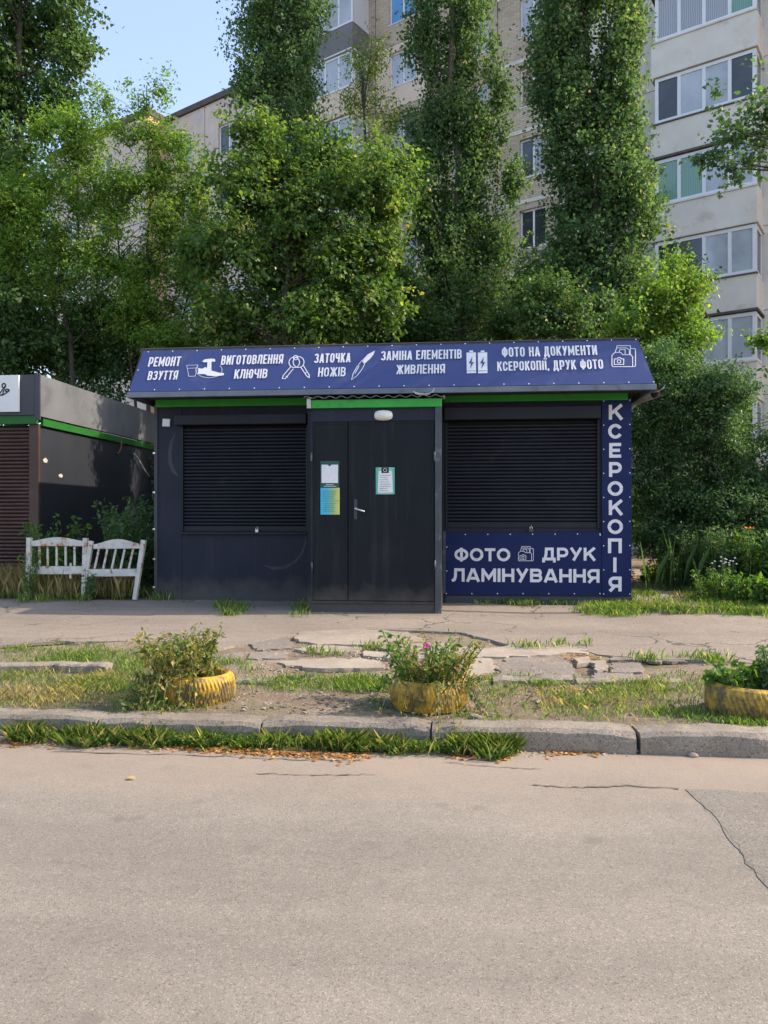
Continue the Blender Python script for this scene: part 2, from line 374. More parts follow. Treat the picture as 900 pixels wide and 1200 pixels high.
def blades(name, P, h, wdt, lean, mat, label, cat='grass', hue=.25, kind='stuff', parent=None):
    """grass blades: bent kites rising from the points P"""
    n = len(P); a = rng.uniform(0, 2*math.pi, n); H = h*rng.uniform(.35, 1.25, n)
    l = lean*rng.uniform(.1, 1.2, n)*H
    d = np.stack([np.cos(a), np.sin(a), np.zeros(n)], 1); s = np.stack([-np.sin(a), np.cos(a), np.zeros(n)], 1)
    tip = P + d*l[:,None] + np.array([0,0,1])*H[:,None]
    mid = P + d*(l*.3)[:,None] + np.array([0,0,1])*(H*.55)[:,None]
    W_ = wdt*rng.uniform(.6, 1.3, n)[:,None]
    V = np.stack([P, mid + s*W_, tip, mid - s*W_], 1)
    o = link(name, quads_mesh(name, V, rng.normal(.45, hue, n)), L[mat], parent)
    if parent is None: tag(o, label, cat, kind=kind)
    return o
def scatter(polys, n, clump=0, patchy=0):
    """n ground points inside the pixel polygons (px boxes x0,y0,x1,y1,weight)"""
    out = []; wts = np.array([p[4] if len(p) > 4 else 1 for p in polys], float); wts /= wts.sum()
    cnt = (wts*n).astype(int)
    for p, m in zip(polys, cnt):
        a, b_, c, d = onG(p[0], p[1]), onG(p[2], p[1]), onG(p[2], p[3]), onG(p[0], p[3])
        nc = max(3, m//(clump or 1)); u, v = rng.random(nc), rng.random(nc)
        u = u + rng.normal(0, .05, nc); v = v + rng.normal(0, .16, nc)
        A = np.array([(a.lerp(b_, uu)).lerp(d.lerp(c, uu), vv)[:] for uu, vv in zip(u, v)])
        if clump:
            g = np.sin(A[:,0]*3.7 + 2*np.sin(A[:,1]*4.1)) + np.sin(A[:,0]*9.1 + 1.3) + np.sin(A[:,1]*7 + A[:,0]*2.3); g = np.exp(g*.55)*rng.uniform(.2, 1.8, nc)
            k = rng.choice(nc, m, p=g/g.sum()); Q = A[k] + rng.normal(0, clump_r, (m,3))*np.array([1, .8, 0])
        else: Q = A
        Q[:,2] = np.interp(Q[:,1], GY, GZ)
        out.append(Q)
    return np.concatenate(out)
clump_r = .045

# ============================================================ SETTING
# ground: one sheet to the horizon with the fall of the verge
xs = [-300, -60, -20] + list(np.arange(-12, 12.01, .25)) + [20, 60, 300]
ys = [-60, -20, -6, 2, 4.3, 4.6, 4.64, 4.75, 4.86] + list(np.arange(4.95, 11.01, .12)) + [11.6, 12.5, 14, 20, 40, 100, 400]
def gnoise(x, y): return .012*math.sin(3.1*x + 1.7*math.sin(2.3*y)) + .01*math.sin(5.3*y + 2*math.sin(1.9*x)) 
bm = bmesh.new(); grid = []
for y in ys:
    row = []
    for x in xs:
        z = gz(y) - .012
        if 4.9 < y < 12: z += gnoise(x, y) * (1 if y < 7.6 else .15)
        row.append(bm.verts.new((x, y, z)))
    grid.append(row)
for j in range(len(ys)-1):
    for i in range(len(xs)-1): bm.faces.new([grid[j][i], grid[j][i+1], grid[j+1][i+1], grid[j+1][i]])
me = bpy.data.meshes.new('ground'); bm.to_mesh(me); bm.free()
for p in me.polygons: p.use_smooth = True
tag(link('ground', me, M['dirt']), kind='structure')
MB().box(-60, 60, -7, 4.635, -.06, .0).build('road', M['road']) .__setitem__('kind', 'structure')
def ragged(pts, amp, step=.07):
    out = []
    for i in range(len(pts)):
        a, b = Vector(pts[i]), Vector(pts[(i+1) % len(pts)]); n = max(1, int((b-a).length/step))
        for k in range(n):
            p = a.lerp(b, k/n)
            if k: p = p + Vector((rng.normal()*amp, rng.normal()*amp, 0))
            out.append(p)
    return out
def sheet(name, pts, z0, thick, mat, parent=None, kind='structure', taper=0):
    m = MB()
    lo = [Vector((p[0], p[1], (z0 if z0 is not None else gz(p[1])) - .02)) for p in pts]
    a = [m.bm.verts.new(p) for p in lo]; b = [m.bm.verts.new(p + Vector((0, 0, thick + .02))) for p in lo]
    m.bm.faces.new(b); n = len(a)
    for i in range(n): m.bm.faces.new([a[i], a[(i+1) % n], b[(i+1) % n], b[i]])
    bmesh.ops.triangulate(m.bm, faces=[f for f in m.bm.faces if len(f.verts) > 4])
    o = m.build(name, mat, parent)
    if parent is None: o['kind'] = kind
    return o
pp = [onG(*q) for q in ((803, 930), (838, 962), (872, 1010), (905, 1052), (960, 1130))]
sheet('road_patch', ragged([pp[0], pp[1], pp[2], pp[3], pp[4], Vector((3.5, 1.5, 0)), Vector((9, 2, 0)), Vector((9, 4.0, 0)), Vector((3, 4.02, 0))], .007, .05), 0, .003, M['road2'])
ck = MB()
def ribbon(mb, pts, w0, z):
    P_ = [Vector((p[0], p[1], z)) for p in pts]; L_, R_ = [], []
    for i, p in enumerate(P_):
        d = (P_[min(i+1, len(P_)-1)] - P_[max(i-1, 0)]).normalized(); s = Vector((-d.y, d.x, 0))
        w_ = w0*rng.uniform(.3, 1.3)*(0.15 if i in (0, len(P_)-1) else 1)
        L_.append(mb.bm.verts.new(p + s*w_)); R_.append(mb.bm.verts.new(p - s*w_))
    for i in range(len(P_)-1): mb.bm.faces.new([L_[i], L_[i+1], R_[i+1], R_[i]])
M['crack'] = pm('crack_dirt', (.10,.088,.072), (.19,.165,.135), 40, .95, .1)
for line, wd in (([(300,911),(345,913),(400,913),(450,912)], .006), ([(622,925),(680,928),(740,926),(803,930)], .008), ([(803,930),(838,962),(872,1010),(905,1052)], .0010), ([(60,884),(200,888),(330,893),(440,896)], .006), ([(520,897),(600,905),(640,906)], .004)):
    P_ = [onG(*q) for q in line]; fine = []
    for i in range(len(P_)-1):
        for k in range(10): fine.append(P_[i].lerp(P_[i+1], k/10) + Vector(rng.normal(size=3))*.008)
    ribbon(ck, fine, wd, .0042)
tag(ck.build('road_crack', M['crack']), kind='structure')

# kerb stones
kerb = thing('kerb', None, None); kerb['kind'] = 'structure'; 
joints = [-9.0, -7.9, -6.8, -5.7, -4.6, -3.5, -2.45, -1.42]
x = onY(505, 850, 4.64).x; joints = [x - 1.05*k for k in range(9, 0, -1)] + [x]
x2 = onY(747, 855, 4.64).x; joints += [x2, x2 + 1.02, x2 + 2.05, x2 + 3.1, x2 + 4.1, x2 + 5.2]
for i in range(len(joints)-1):
    a, b = joints[i] + .006 + (.012 if abs(joints[i]-x2) < .01 else 0), joints[i+1] - .006
    n = 9; m = MB(); dz = rng.normal()*.004; dy = rng.normal()*.008; cols = []
    for k in range(n+1):
        xx = a + (b-a)*k/n; e = .012 if k in (0, n) else 0
        j1, j2 = rng.normal()*.004, rng.normal()*.003
        ch = .018 + abs(rng.normal())*.008
        z1 = .135 + dz + j2 - e
        yy = 4.64 + dy + j1
        cols.append([m.bm.verts.new((xx, y_, z_)) for y_, z_ in ((yy, -.05), (yy - .002, .07), (yy + .002, z1 - ch), (yy + ch, z1), (yy + .12, z1 + rng.normal()*.002), (4.855, z1 - .006), (4.86, .0))])
    for k in range(n):
        for q in range(6): m.bm.faces.new([cols[k][q], cols[k+1][q], cols[k+1][q+1], cols[k][q+1]])
    m.bm.faces.new(cols[0]); m.bm.faces.new(cols[-1][::-1])
    m.build('kerb_stone', M['kerb'], kerb, smooth=False)

# pavement sheet with a ragged front edge
walk = sheet('pavement', ragged([onG(-400, 757), onG(0, 757), onG(60, 753), onG(190, 752), onG(250, 762), onG(345, 745), onG(352, 742), onG(420, 738), onG(540, 742), onG(600, 757), onG(676, 760), onG(700, 768), onG(760, 773), onG(830, 776), onG(900, 778), onG(1400, 800),
    Vector((12, 9.9, 0)), onG(905, 722), onG(840, 720), onG(770, 722), Vector((2.7, 10.2, 0)), Vector((2.3, 10.45, 0)), Vector((-.2, 10.68, 0)), Vector((-4.3, 10.68, 0)), onG(170, 704), onG(60, 703), onG(0, 702), onG(-400, 702)], .014, .12), None, .009, M['walk'])
# slabs and chunks of broken paving: a piece each
slabs = [
 ('s', [(352,742),(420,738),(478,742),(498,752),(455,757),(372,757),(345,750)]),
 ('s', [(430,757),(520,755),(560,762),(600,757),(672,762),(690,766),(640,770),(560,772),(470,766)]),
 ('s', [(345,762),(368,757),(425,760),(418,764),(372,766)]),
 ('s', [(428,764),(480,768),(520,772),(470,775),(425,770)]),
 ('s', [(330,776),(385,772),(440,775),(450,784),(380,785),(335,782)]),
 ('c', [(592,772),(640,770),(668,775),(676,794),(590,796),(580,784)]),
 ('s', [(520,775),(575,773),(580,790),(540,796),(515,788)]),
 ('c', [(288,748),(338,746),(343,760),(300,762)]), ('c', [(295,764),(340,764),(335,772),(290,772)]),
 ('s', [(640,758),(668,757),(690,764),(672,767),(648,765)]), ('s', [(692,777),(708,775),(712,786),(700,788)]), ('s', [(672,773),(690,771),(692,778),(676,780)]),
 ('c', [(712,764),(745,765),(752,774),(716,774)]), ('c', [(756,766),(800,768),(806,776),(760,775)]), ('c', [(716,777),(750,777),(752,788),(720,788)]), ('c', [(696,789),(742,790),(738,797),(700,797)]),
 ('c', [(205,764),(240,766),(232,776),(208,774)]), ('c', [(252,768),(284,764),(284,776),(250,778)]), ('c', [(160,762),(190,760),(196,768),(165,770)]),
]
for k_, q in slabs:
    P_ = [onG(*a) for a in q]
    P_ = ragged([Vector((p.x, p.y, 0)) for p in P_], .018, .06)
    o = sheet('paving_slab' if k_ == 's' else 'asphalt_chunk', P_, None, rng.uniform(.011, .016) if k_ == 's' else rng.uniform(.002, .007) , M['slab' if k_ == 's' else 'chunk'], walk)
# old low kerbs in the verge
ok = thing('low_kerb', None, None); ok['kind'] = 'structure'
for (xa, ya, xb, yb, wd, dz) in ((-260,788,-80,788,.13,.035), (-76,788,60,786,.13,.03), (63,786,124,788,.13,.035), (470,803,575,803,.12,.0), (578,803,672,801,.12,.022), (676,801,800,801,.11,.0), (260,800,330,801,.12,-.005)):
    a, b = onG(xa, ya), onG(xb, yb); n = 8; m = MB(); cols = []
    for k in range(n+1):
        p = a.lerp(b, k/n); j = rng.normal()*.008; h = gz(p.y) + .02 + dz + rng.normal()*.004
        cols.append([m.bm.verts.new((p.x, p.y + y_ + j, z_)) for y_, z_ in ((0, 0), (0, h-.012), (.015, h), (wd, h), (wd + .01, 0))])
    for k in range(n):
        for q in range(4): m.bm.faces.new([cols[k][q], cols[k+1][q], cols[k+1][q+1], cols[k][q+1]])
    m.bm.faces.new(cols[0]); m.bm.faces.new(cols[-1][::-1])
    m.build('kerb_stone', M['kerb'], ok)
# brick-edged path beside the kiosk
M['redbrick'] = pm('worn_red_brick', (.13,.065,.05), (.20,.11,.085), 12, .85, .2, bmp=.5, bscale=60, dirt=(.10,.11,.06), dscale=7)
pathp = sheet('path', ragged([onG(742, 668), onG(768, 668), onG(835, 702), onG(838, 712), onG(760, 716), onG(744, 706)], .03, .15), None, .012, M['slab'])
pathp['kind'] = 'structure'
for (xa, ya, xb) in ((745,711,772), (774,712,800), (806,713,838)):
    a, b = onG(xa, ya+3), onG(xb, ya+3)
    MB().box(a.x, b.x, a.y, a.y+.12, gz(a.y)-.05, gz(a.y)+.065 + rng.normal()*.006).build('brick', M['redbrick'], pathp, bevel=.008)
for i in range(7):
    a = onG(748 + i*9, 676 + i*4.2)
    Mx = Matrix.Translation((a.x, a.y, gz(a.y))) @ Matrix.Rotation(rng.normal()*.2, 4, 'Z')
    MB().box(-.14, .14, -.1, .1, -.02, .028 + rng.normal()*.004, Mx).build('brick', M['redbrick'], pathp, bevel=.01)

# ============================================================ APARTMENT BLOCK
AX = R(-35.1) + YAW
O0 = c2w(11.65, 24.0)
def bx_u(px, w_):                                    # local x of a pixel column on the plane y = -w_
    c = (px - 450)/F
    a = (11.65 - .575*w_ - c*(24 - .818*w_))/(.818 + c*.575)
    return -a
def brickmat(name, c1, c2, mortar, sw=.26, sh=.075):
    m, nt, b, P = newmat(name, .85, .2)
    tc = nt.nodes.new('ShaderNodeTexCoord'); mp = nt.nodes.new('ShaderNodeSeparateXYZ'); nt.links.new(tc.outputs['Object'], mp.inputs[0])
    cb = nt.nodes.new('ShaderNodeCombineXYZ'); nt.links.new(math_(nt, 'ADD', mp.outputs[0], mp.outputs[1]), cb.inputs[0]); nt.links.new(mp.outputs[2], cb.inputs[1])
    br = nt.nodes.new('ShaderNodeTexBrick'); nt.links.new(cb.outputs[0], br.inputs['Vector'])
    br.inputs['Scale'].default_value = 1; br.inputs['Brick Width'].default_value = sw; br.inputs['Row Height'].default_value = sh
    br.inputs['Mortar Size'].default_value = .008; br.inputs['Color1'].default_value = (*c1, 1); br.inputs['Color2'].default_value = (*c2, 1); br.inputs['Mortar'].default_value = (*mortar, 1)
    d = ramp(nt, noise(nt, P, .5, 6), [(.3, .8), (.7, 1.1)])
    col = mixc(nt, 1.0, br.outputs[0], d, 'MULTIPLY')
    st = ramp(nt, noise(nt, P, 1.4, 7, .7), [(.62, 0), (.72, 1)])
    nt.links.new(mixc(nt, math_(nt, 'MULTIPLY', st, .5), col, (.42,.40,.37)), b.inputs['Base Color']); bump(nt, b, br.outputs['Fac'], -.4, .01)
    return m
M['abrick'] = brickmat('cream_facing_brick', (.48,.38,.265), (.60,.49,.36), (.30,.25,.2))
M['peach'] = pm('peach_render', (.66,.52,.40), (.72,.58,.45), .8, .85, .2, bmp=.2, bscale=30)
M['conc'] = pm('grey_concrete_panel', (.62,.57,.49), (.72,.67,.59), 1.1, .85, .2, bmp=.3, bscale=25, dirt=(.44,.38,.30), dscale=1.2, dlo=.55, dhi=.75)
M['joint'] = pm('dark_joint', (.09,.075,.065), (.15,.13,.11), 3, .9, .1)
M['orange'] = pm('orange_render', (.58,.36,.20), (.66,.43,.26), .8, .85, .2)
M['pvc'] = pm('white_pvc', (.68,.68,.68), (.76,.76,.76), 5, .4, .5)
M['greymetal'] = pm('grey_balcony_sheet', (.13,.125,.12), (.18,.17,.165), 1, .6, .4)
M['sidingp'] = pm('white_siding', (.55,.52,.52), (.62,.60,.60), 1, .5, .4)
def panemat(name, c0, c1, folds=False):
    m, nt, b, P = newmat(name, .06, .8)
    if folds:
        tc = nt.nodes.new('ShaderNodeTexCoord'); wv = nt.nodes.new('ShaderNodeTexWave'); wv.inputs['Scale'].default_value = 5.5; wv.inputs['Distortion'].default_value = 2.5
        nt.links.new(tc.outputs['Object'], wv.inputs['Vector']); f = wv.outputs['Fac']
    else: f = noise(nt, P, 1.1, 3)
    nt.links.new(ramp(nt, f, [(.25, c0), (.75, c1)]), b.inputs['Base Color'])
    return m
PM = [panemat('pane_dark', (.02,.024,.026), (.06,.065,.065)), panemat('pane_curtain', (.24,.25,.26), (.42,.43,.45), True), panemat('pane_green_curtain', (.12,.26,.19), (.18,.34,.25), True),
      panemat('pane_pale', (.30,.32,.35), (.50,.53,.57)), panemat('pane_blue', (.05,.22,.45), (.09,.32,.58)), panemat('pane_amber', (.05,.05,.05), (.45,.26,.08), True)]
def window(par, x0, x1, z0, z1, y, n, kinds, fr=.06, sill=True, yaxis=False, transom=None):
    """a framed window facing local -y (or +x when yaxis) as part 'window' with panes as sub-parts"""
    def bb(mb, a, b, d0, d1, za, zb):
        if yaxis: mb.box(y - d1, y - d0, a, b, za, zb)
        else: mb.box(a, b, y + d0, y + d1, za, zb)
    m = MB()
    bb(m, x0, x1, 0, .07, z0, z0+fr); bb(m, x0, x1, 0, .07, z1-fr, z1)
    step = (x1-x0)/n
    for i in range(n+1):
        xc = x0 + i*step; a = max(x0, xc - fr/2); b = min(x1, xc + fr/2)
        if i == 0: b = x0 + fr
        if i == n: a = x1 - fr
        bb(m, a, b, 0.003, .067, z0+fr, z1-fr)
    if transom: bb(m, x0+fr, x0+step-fr/2, .005, .06, z1-transom, z1-transom+fr*.8)
    if sill: bb(m, x0-.05, x1+.05, -.12, .0, z0-.04, z0-.005)
    o = m.build('window', M['pvc'], par)
    for i in range(n):
        p = MB(); bb(p, x0+i*step+fr*.5, x0+(i+1)*step-fr*.5, .03, .045, z0+fr*.8, z1-fr*.8)
        p.build('pane', PM[kinds[i % len(kinds)]], o)
    return o
def wall_floor(par, xa, xb, z0, z1, sill, head, wins, y, mat, mats=None):
    """one storey of wall split in panels at the bay lines, leaving the window openings free"""
    m = MB(); g = .012
    cuts = sorted(wins); last = xa
    m.box(xa, xb, y, y+.35, z0+g, sill); m.box(xa, xb, y, y+.35, head, z1-g)
    for a, b in cuts:
        m.box(last, a, y, y+.35, sill, head); last = b
    m.box(last, xb, y, y+.35, sill, head)
    return m.build('wall_panel', mat, par)
ab = thing('apartment_block', 'tall cream brick apartment block with glazed balconies behind the poplars', 'apartment building', O0, AX)
FZ = [9.05 + 2.75*k for k in range(-3, 7)]
SILL_OFF, FL = 0, []
yw = 1.2                                                  # wall plane behind balcony fronts
XL = bx_u(338, -yw); XR = 7.0
wc = [(bx_u(609, -yw), bx_u(640, -yw)), (bx_u(456, -yw), bx_u(488, -yw)), (bx_u(545, -yw), bx_u(572, -yw))]
kk = [[3], [0,5], [0,1], [0,3], [0,0], [0,1], [5,1], [3,1], [3,3], [1,0]]
bxl, bxr = bx_u(763, 0), 0.0                              # right balcony stack
lxl, lxr = bx_u(350, 0), bx_u(413, 0)                     # left balcony stack
for i, z in enumerate(FZ):
    z0, z1 = z - .95, z + 1.80
    for (a, b, wins, mt) in ((XL, lxl + .4, [], 'peach'), (lxl+.4, bx_u(440, -yw), [], 'abrick'), (bx_u(440, -yw), bx_u(500, -yw), [wc[1]], 'peach' if i in (4, 7) else 'abrick'),
                         (bx_u(500, -yw), bx_u(583, -yw), [wc[2]], 'abrick'), (bx_u(583, -yw), bx_u(655, -yw), [wc[0]], 'abrick'), (bx_u(655, -yw), bxl, [], 'conc'), (bxl, .3, [], 'conc'), (.3, 6.2, [], 'orange')):
        g = .02
        wall_floor(ab, a + g, b - g, z0, z1, z, z + 1.5, wins, yw, M[mt])
    for j, (a, b) in enumerate(wc):
        window(ab, a, b, z, z+1.5, yw + .1, 2, [4] if (j == 1 and i == 8) else kk[(i + j*3) % len(kk)], .07)
    # grey seam band under each storey
    MB().box(bx_u(583, -yw), bx_u(655, -yw), yw-.03, yw-.002, z0 - .06, z0 + .08).build('seam_band', M['conc'], ab)
    # right balcony: parapet, glazing, slab edge
    pr = MB(); pr.box(bxl, bxr, 0, .12, z - 1.12, z - .05); pr.box(bxr-.12, bxr, .123, yw, z - 1.12, z-.05); pr.box(bxl, bxl+.12, .123, yw, z-1.12, z-.05)
    par = pr.build('balcony_parapet', M['conc'], ab)
    tr = MB(); tr.box(bxl-.03, bxr+.04, -.05, yw, z - 1.20, z - 1.125); tr.box(bxl-.02, bxr+.02, -.04, .14, z - .048, z); tr.build('slab_edge', M['joint'] if i % 2 else M['conc'], par)
    kinds = [[1,0,3,0], [0,0,3,3], [2,2,3,3], [0,1,3,0], [1,1,1,2], [1,3,1,0]][(i + 5) % 6]
    if i == 6: kinds = [1, 1, 1, 2]
    if i == 5: kinds = [0, 3, 3, 0]
    if i == 4: kinds = [2, 2, 3, 3]
    if i == 3: kinds = [0, 0, 3, 3]
    window(ab, bxl + .12, bxr - .02, z + .003, z + 1.52, .03, 4, kinds, .11, False)
    window(ab, .13, yw - .1, z + .003, z + 1.52, bxr - .02, 1, [0], .1, False, True)
    # left balcony
    mt = 'peach' if i in (7,) else ('greymetal' if i == 8 else 'peach')
    pr = MB(); pr.box(lxl, lxr, 0, .12, z - 1.15, z - .05); pr.box(lxr-.12, lxr, .123, yw, z-1.15, z-.05)
    par = pr.build('balcony_parapet', M[mt], ab)
    MB().box(lxl-.02, lxr+.03, -.05, yw, z - 1.20, z - 1.153).build('slab_edge', M['pvc'] if i >= 8 else M['peach'], par)
    window(ab, lxl, lxr - .02, z + .003, z + 1.5, .03, 4, [[3,3,1,3], [0,3,3,3]][i % 2], .08, False)
    if i >= 8: MB().box(lxr-.1, lxr, .123, yw, z, z+1.5).build('balcony_side_sheet', M['sidingp'], par)
    else: window(ab, .13, yw-.05, z + .003, z + 1.5, lxr - .02, 1, [3], .08, False, True)
zt = FZ[-1] + 1.8
MB().box(XL-.1, 6.3, yw-.15, yw+12, zt, zt+.5).build('roof', M['joint'], ab)
MB().box(XL+.35, 5.8, yw+.36, yw+11.9, 0, zt-.01).build('building_core', M['joint'], ab)
MB().box(bx_u(663, -yw), bx_u(668, -yw), yw-.1, yw-.02, 1, zt).build('downpipe', M['joint'], ab)
# satellite dish by a window
dpos = (bx_u(629, -yw+.3), yw-.35, FZ[8]-3.0)
m = MB(); rings = []
for r_, d_ in ((.02, .07), (.15, .055), (.27, .02), (.34, -.02)):
    rings.append([m.bm.verts.new((dpos[0] + r_*math.cos(a), dpos[1] + d_, dpos[2] + r_*math.sin(a))) for a in np.linspace(0, 2*math.pi, 17)[:-1]])
for i in range(3):
    for k in range(16): m.bm.faces.new([rings[i][k], rings[i][(k+1) % 16], rings[i+1][(k+1) % 16], rings[i+1][k]])
m.tube([(dpos[0], dpos[1]+.07, dpos[2]), (dpos[0]-.1, yw, dpos[2]-.1)], .02, 6)
m.build('satellite_dish', M['sidingp'], ab, smooth=True)

# left, lower section and the part that steps forward
lb = thing('apartment_block', 'lower pinkish panel apartment block farther back at the upper left under open sky', 'apartment building', O0, AX)
ZR = 22.9; xb0, xb1 = bx_u(192, -yw), XL - .05
lw = [(bx_u(206, -yw), bx_u(225, -yw)), (bx_u(256, -yw), bx_u(279, -yw)), (bx_u(300, -yw), bx_u(318, -yw))]
bays = [xb0, bx_u(240, -yw), bx_u(288, -yw), xb1]
M['pinkpanel'] = pm('pinkish_tile_panel', (.58,.47,.39), (.68,.57,.48), 1.5, .85, .2, bmp=.3, bscale=14, dirt=(.5,.47,.45), dscale=.8, dlo=.55, dhi=.7)
for i in range(8):
    z = 20.05 - 2.75*i; z0, z1 = z - .95, (z + 1.8 if i else ZR)
    for j in range(3):
        wall_floor(lb, bays[j] + .025, bays[j+1] - .025, z0, z1, z, z+1.5, [lw[j]], yw, M['pinkpanel'])
        window(lb, lw[j][0], lw[j][1], z, z+1.5, yw+.1, 2, [[3,3],[0,3],[0,1]][(i+j) % 3], .08)
MB().box(xb0-1, xb1, yw-.12, yw+12, ZR+.003, ZR+.3).build('roof', M['joint'], lb)
MB().box(xb0+.02, xb1-.3, yw+.36, yw+11.9, 0, ZR).build('building_core', M['joint'], lb)
cx = bx_u(172, 0)
for i in range(8):
    z = 20.05 - 2.75*i; z1 = (z + 1.8 if i else ZR); z0 = z-.95
    wall_floor(lb, cx - 9, cx - .02, z0, z1, z, z+1.5, [(cx-4.5, cx-3), (cx-7.7, cx-6.2)], 0, M['pinkpanel'])
    window(lb, cx-4.5, cx-3, z, z+1.5, .1, 2, [3,0], .08); window(lb, cx-7.7, cx-6.2, z, z+1.5, .1, 2, [0,3], .08)
    MB().box(cx-.019, cx+.1, 0, yw+3, z0+.01, z1-.01).build('end_wall_panel', M['orange'], lb)
MB().box(cx-9.1, cx+.15, -.12, yw-.13, ZR+.003, ZR+.34).build('roof', M['joint'], lb)
MB().box(cx-9, cx-.3, .36, 12, 0, ZR-.01).build('building_core', M['joint'], lb)

# ============================================================ MAIN KIOSK
YW_, YB, ZB = 10.70, 9.60, .18
def X(px, Y=YW_): return onY(px, 600, Y).x
def Zl(py, px=450, Y=YW_): return onY(px, py, Y).z
kl, kr = X(182), X(740)
ki = thing('kiosk', 'dark kiosk with closed roller shutters, blue banners and green trim', 'kiosk', (0, YW_, 0))
def K(z): return z
o_ = Vector((0, YW_, 0))
def kbox(name, x0, x1, y0, y1, z0, z1, mat, parent=ki, bevel=0):
    return MB().box(x0, x1, y0 - YW_, y1 - YW_, z0, z1).build(name, mat, parent, bevel)
GZk = .2
sl0, sl1, sz0, sz1 = X(213), X(361), 1.175, 2.69         # left opening
sr0, sr1, tz0, tz1 = X(522), X(702), 1.235, 2.715        # right opening
# wall sheets, each its own part
kbox('wall_panel', kl, sl0, YW_, YW_+.06, GZk-.05, 3.0, M['wall'])
kbox('wall_panel', sl0+.004, X(365), YW_+.001, YW_+.06, GZk-.05, sz0, M['wall'])
kbox('wall_panel', sl0+.004, X(365), YW_+.001, YW_+.06, 2.72, 3.0, M['wall'])
kbox('wall_panel', X(512), sr0, YW_, YW_+.06, GZk-.05, 3.0, M['wall'])
kbox('wall_panel', sr0+.004, sr1, YW_+.001, YW_+.06, GZk-.05, tz0, M['wall'])
kbox('wall_panel', sr0+.004, sr1, YW_+.001, YW_+.06, 2.74, 3.0, M['wall'])
kbox('wall_panel', sr1+.004, kr, YW_, YW_+.06, GZk-.05, 3.0, M['wall'])
kbox('side_wall', kl, kl+.06, YW_+.063, YW_+4.2, GZk-.05, 3.1, M['wall'])
kbox('side_wall', kr-.06, kr, YW_+.063, YW_+4.2, GZk-.05, 3.1, M['wall'])
kbox('rear_wall', kl+.063, kr-.063, YW_+4.14, YW_+4.2, GZk-.05, 3.1, M['wall'])  # unseen depth, stretched so the kiosk's shadow covers the neighbour's side wall
kbox('corner_trim', kl-.012, kl+.035, YW_-.014, YW_-.002, GZk-.05, 3.0, M['darkgrey'])
kbox('plinth', sr0, kr, YW_-.03, YW_-.002, GZk-.06, GZk+.10, M['darkgrey'])
kbox('green_strip', kl+.02, X(362), YW_-.05, YW_-.002, 2.965, 3.10, M['green'], bevel=.004)
kbox('green_strip', X(512), X(735), YW_-.05, YW_-.002, 2.975, 3.10, M['green'], bevel=.004)
# shutters
def shutter(x0, x1, z0, z1, mat, gap, parent, Yf, pitch=.05, head=.15, headw=.06):
    t = MB().box(x0, x1, Yf+.045, Yf+.055, z0, z1).build('roller_shutter', gap, parent)
    prof = [(.038, .0), (.022, .006), (.010, .018), (.008, .030), (.016, .042), (.034, .0475)]
    me = MB(); 
    ra = [me.bm.verts.new((x0+.03, Yf + a, b)) for a, b in prof]; rb = [me.bm.verts.new((x1-.03, Yf + a, b)) for a, b in prof]
    for i in range(len(prof)-1): me.bm.faces.new([ra[i], rb[i], rb[i+1], ra[i+1]])
    sm = me.mesh('slat', smooth=True); sm.materials.append(mat)
    n = int((z1 - z0 - .09)/pitch)
    for i in range(n):
        s = bpy.data.objects.new('slat', sm); COL.objects.link(s); s.parent = t
        s.location = (rng.normal()*.001, rng.normal()*.0008, z0 + .09 + i*pitch)
    MB().box(x0+.028, x1-.028, Yf+.005, Yf+.043, z0+.005, z0+.085).build('bottom_bar', mat, t, bevel=.005)
    for a, b in ((x0, x0+.026), (x1-.026, x1)): MB().box(a, b, Yf-.02, Yf+.044, z0, z1).build('guide_rail', mat, t, bevel=.004)
    MB().box(x0-headw, x1, Yf-.14, Yf+.0, z1+.005, z1+head).build('shutter_box', mat, t, bevel=.012)
    return t
shutter(sl0, sl1, sz0, sz1, M['slat'], M['slatgap'], ki, -.0)
shutter(sr0, sr1, tz0, tz1, M['slat'], M['slatgap'], ki, -.0, headw=.02, head=.18)
kbox('window_ledge', sl0-.02, X(360), YW_-.05, YW_-.003, sz0-.03, sz0+.0, M['wall'])
# scuffs on the paint
M['scuff'] = pm('scuffed_paint', (.028,.031,.042), (.05,.052,.062), 9, .6, .3)
# mansard roof fascia
Yb, Yt, zb, zt_ = 10.12, 10.45, 3.095, 3.745
fl, fr, tl, trr = X(150, Yb), X(768, Yb), X(166, Yt), X(748, Yt)
m = MB(); q = lambda x, y, z: (x, y - YW_, z)
Yr = YW_ + 4.35
pts_b = [q(fl, Yb, zb), q(fr, Yb, zb), q(fr, Yr, zb), q(fl, Yr, zb)]; pts_t = [q(tl, Yt, zt_), q(trr, Yt, zt_), q(trr, Yr-.3, zt_), q(tl, Yr-.3, zt_)]
vb = [m.bm.verts.new(p) for p in pts_b]; vt = [m.bm.verts.new(p) for p in pts_t]
for i in range(4): m.bm.faces.new([vb[i], vb[(i+1) % 4], vt[(i+1) % 4], vt[i]])
m.bm.faces.new(vt); m.bm.faces.new(vb[::-1])
m.build('roof', M['roofing'], ki)
kbox('eave_trim', fl-.01, fr+.01, Yb-.02, Yb+.03, zb-.075, zb-.002, M['trim'], bevel=.006)
kbox('eave_trim', fl-.01, fl+.03, Yb+.033, Yr, zb-.075, zb-.002, M['trim']); kbox('eave_trim', fr-.03, fr+.01, Yb+.033, Yr, zb-.075, zb-.002, M['trim'])
kbox('soffit', fl+.035, fr-.035, Yb+.035, YW_-.06, zb-.03, zb-.006, M['roofing'])
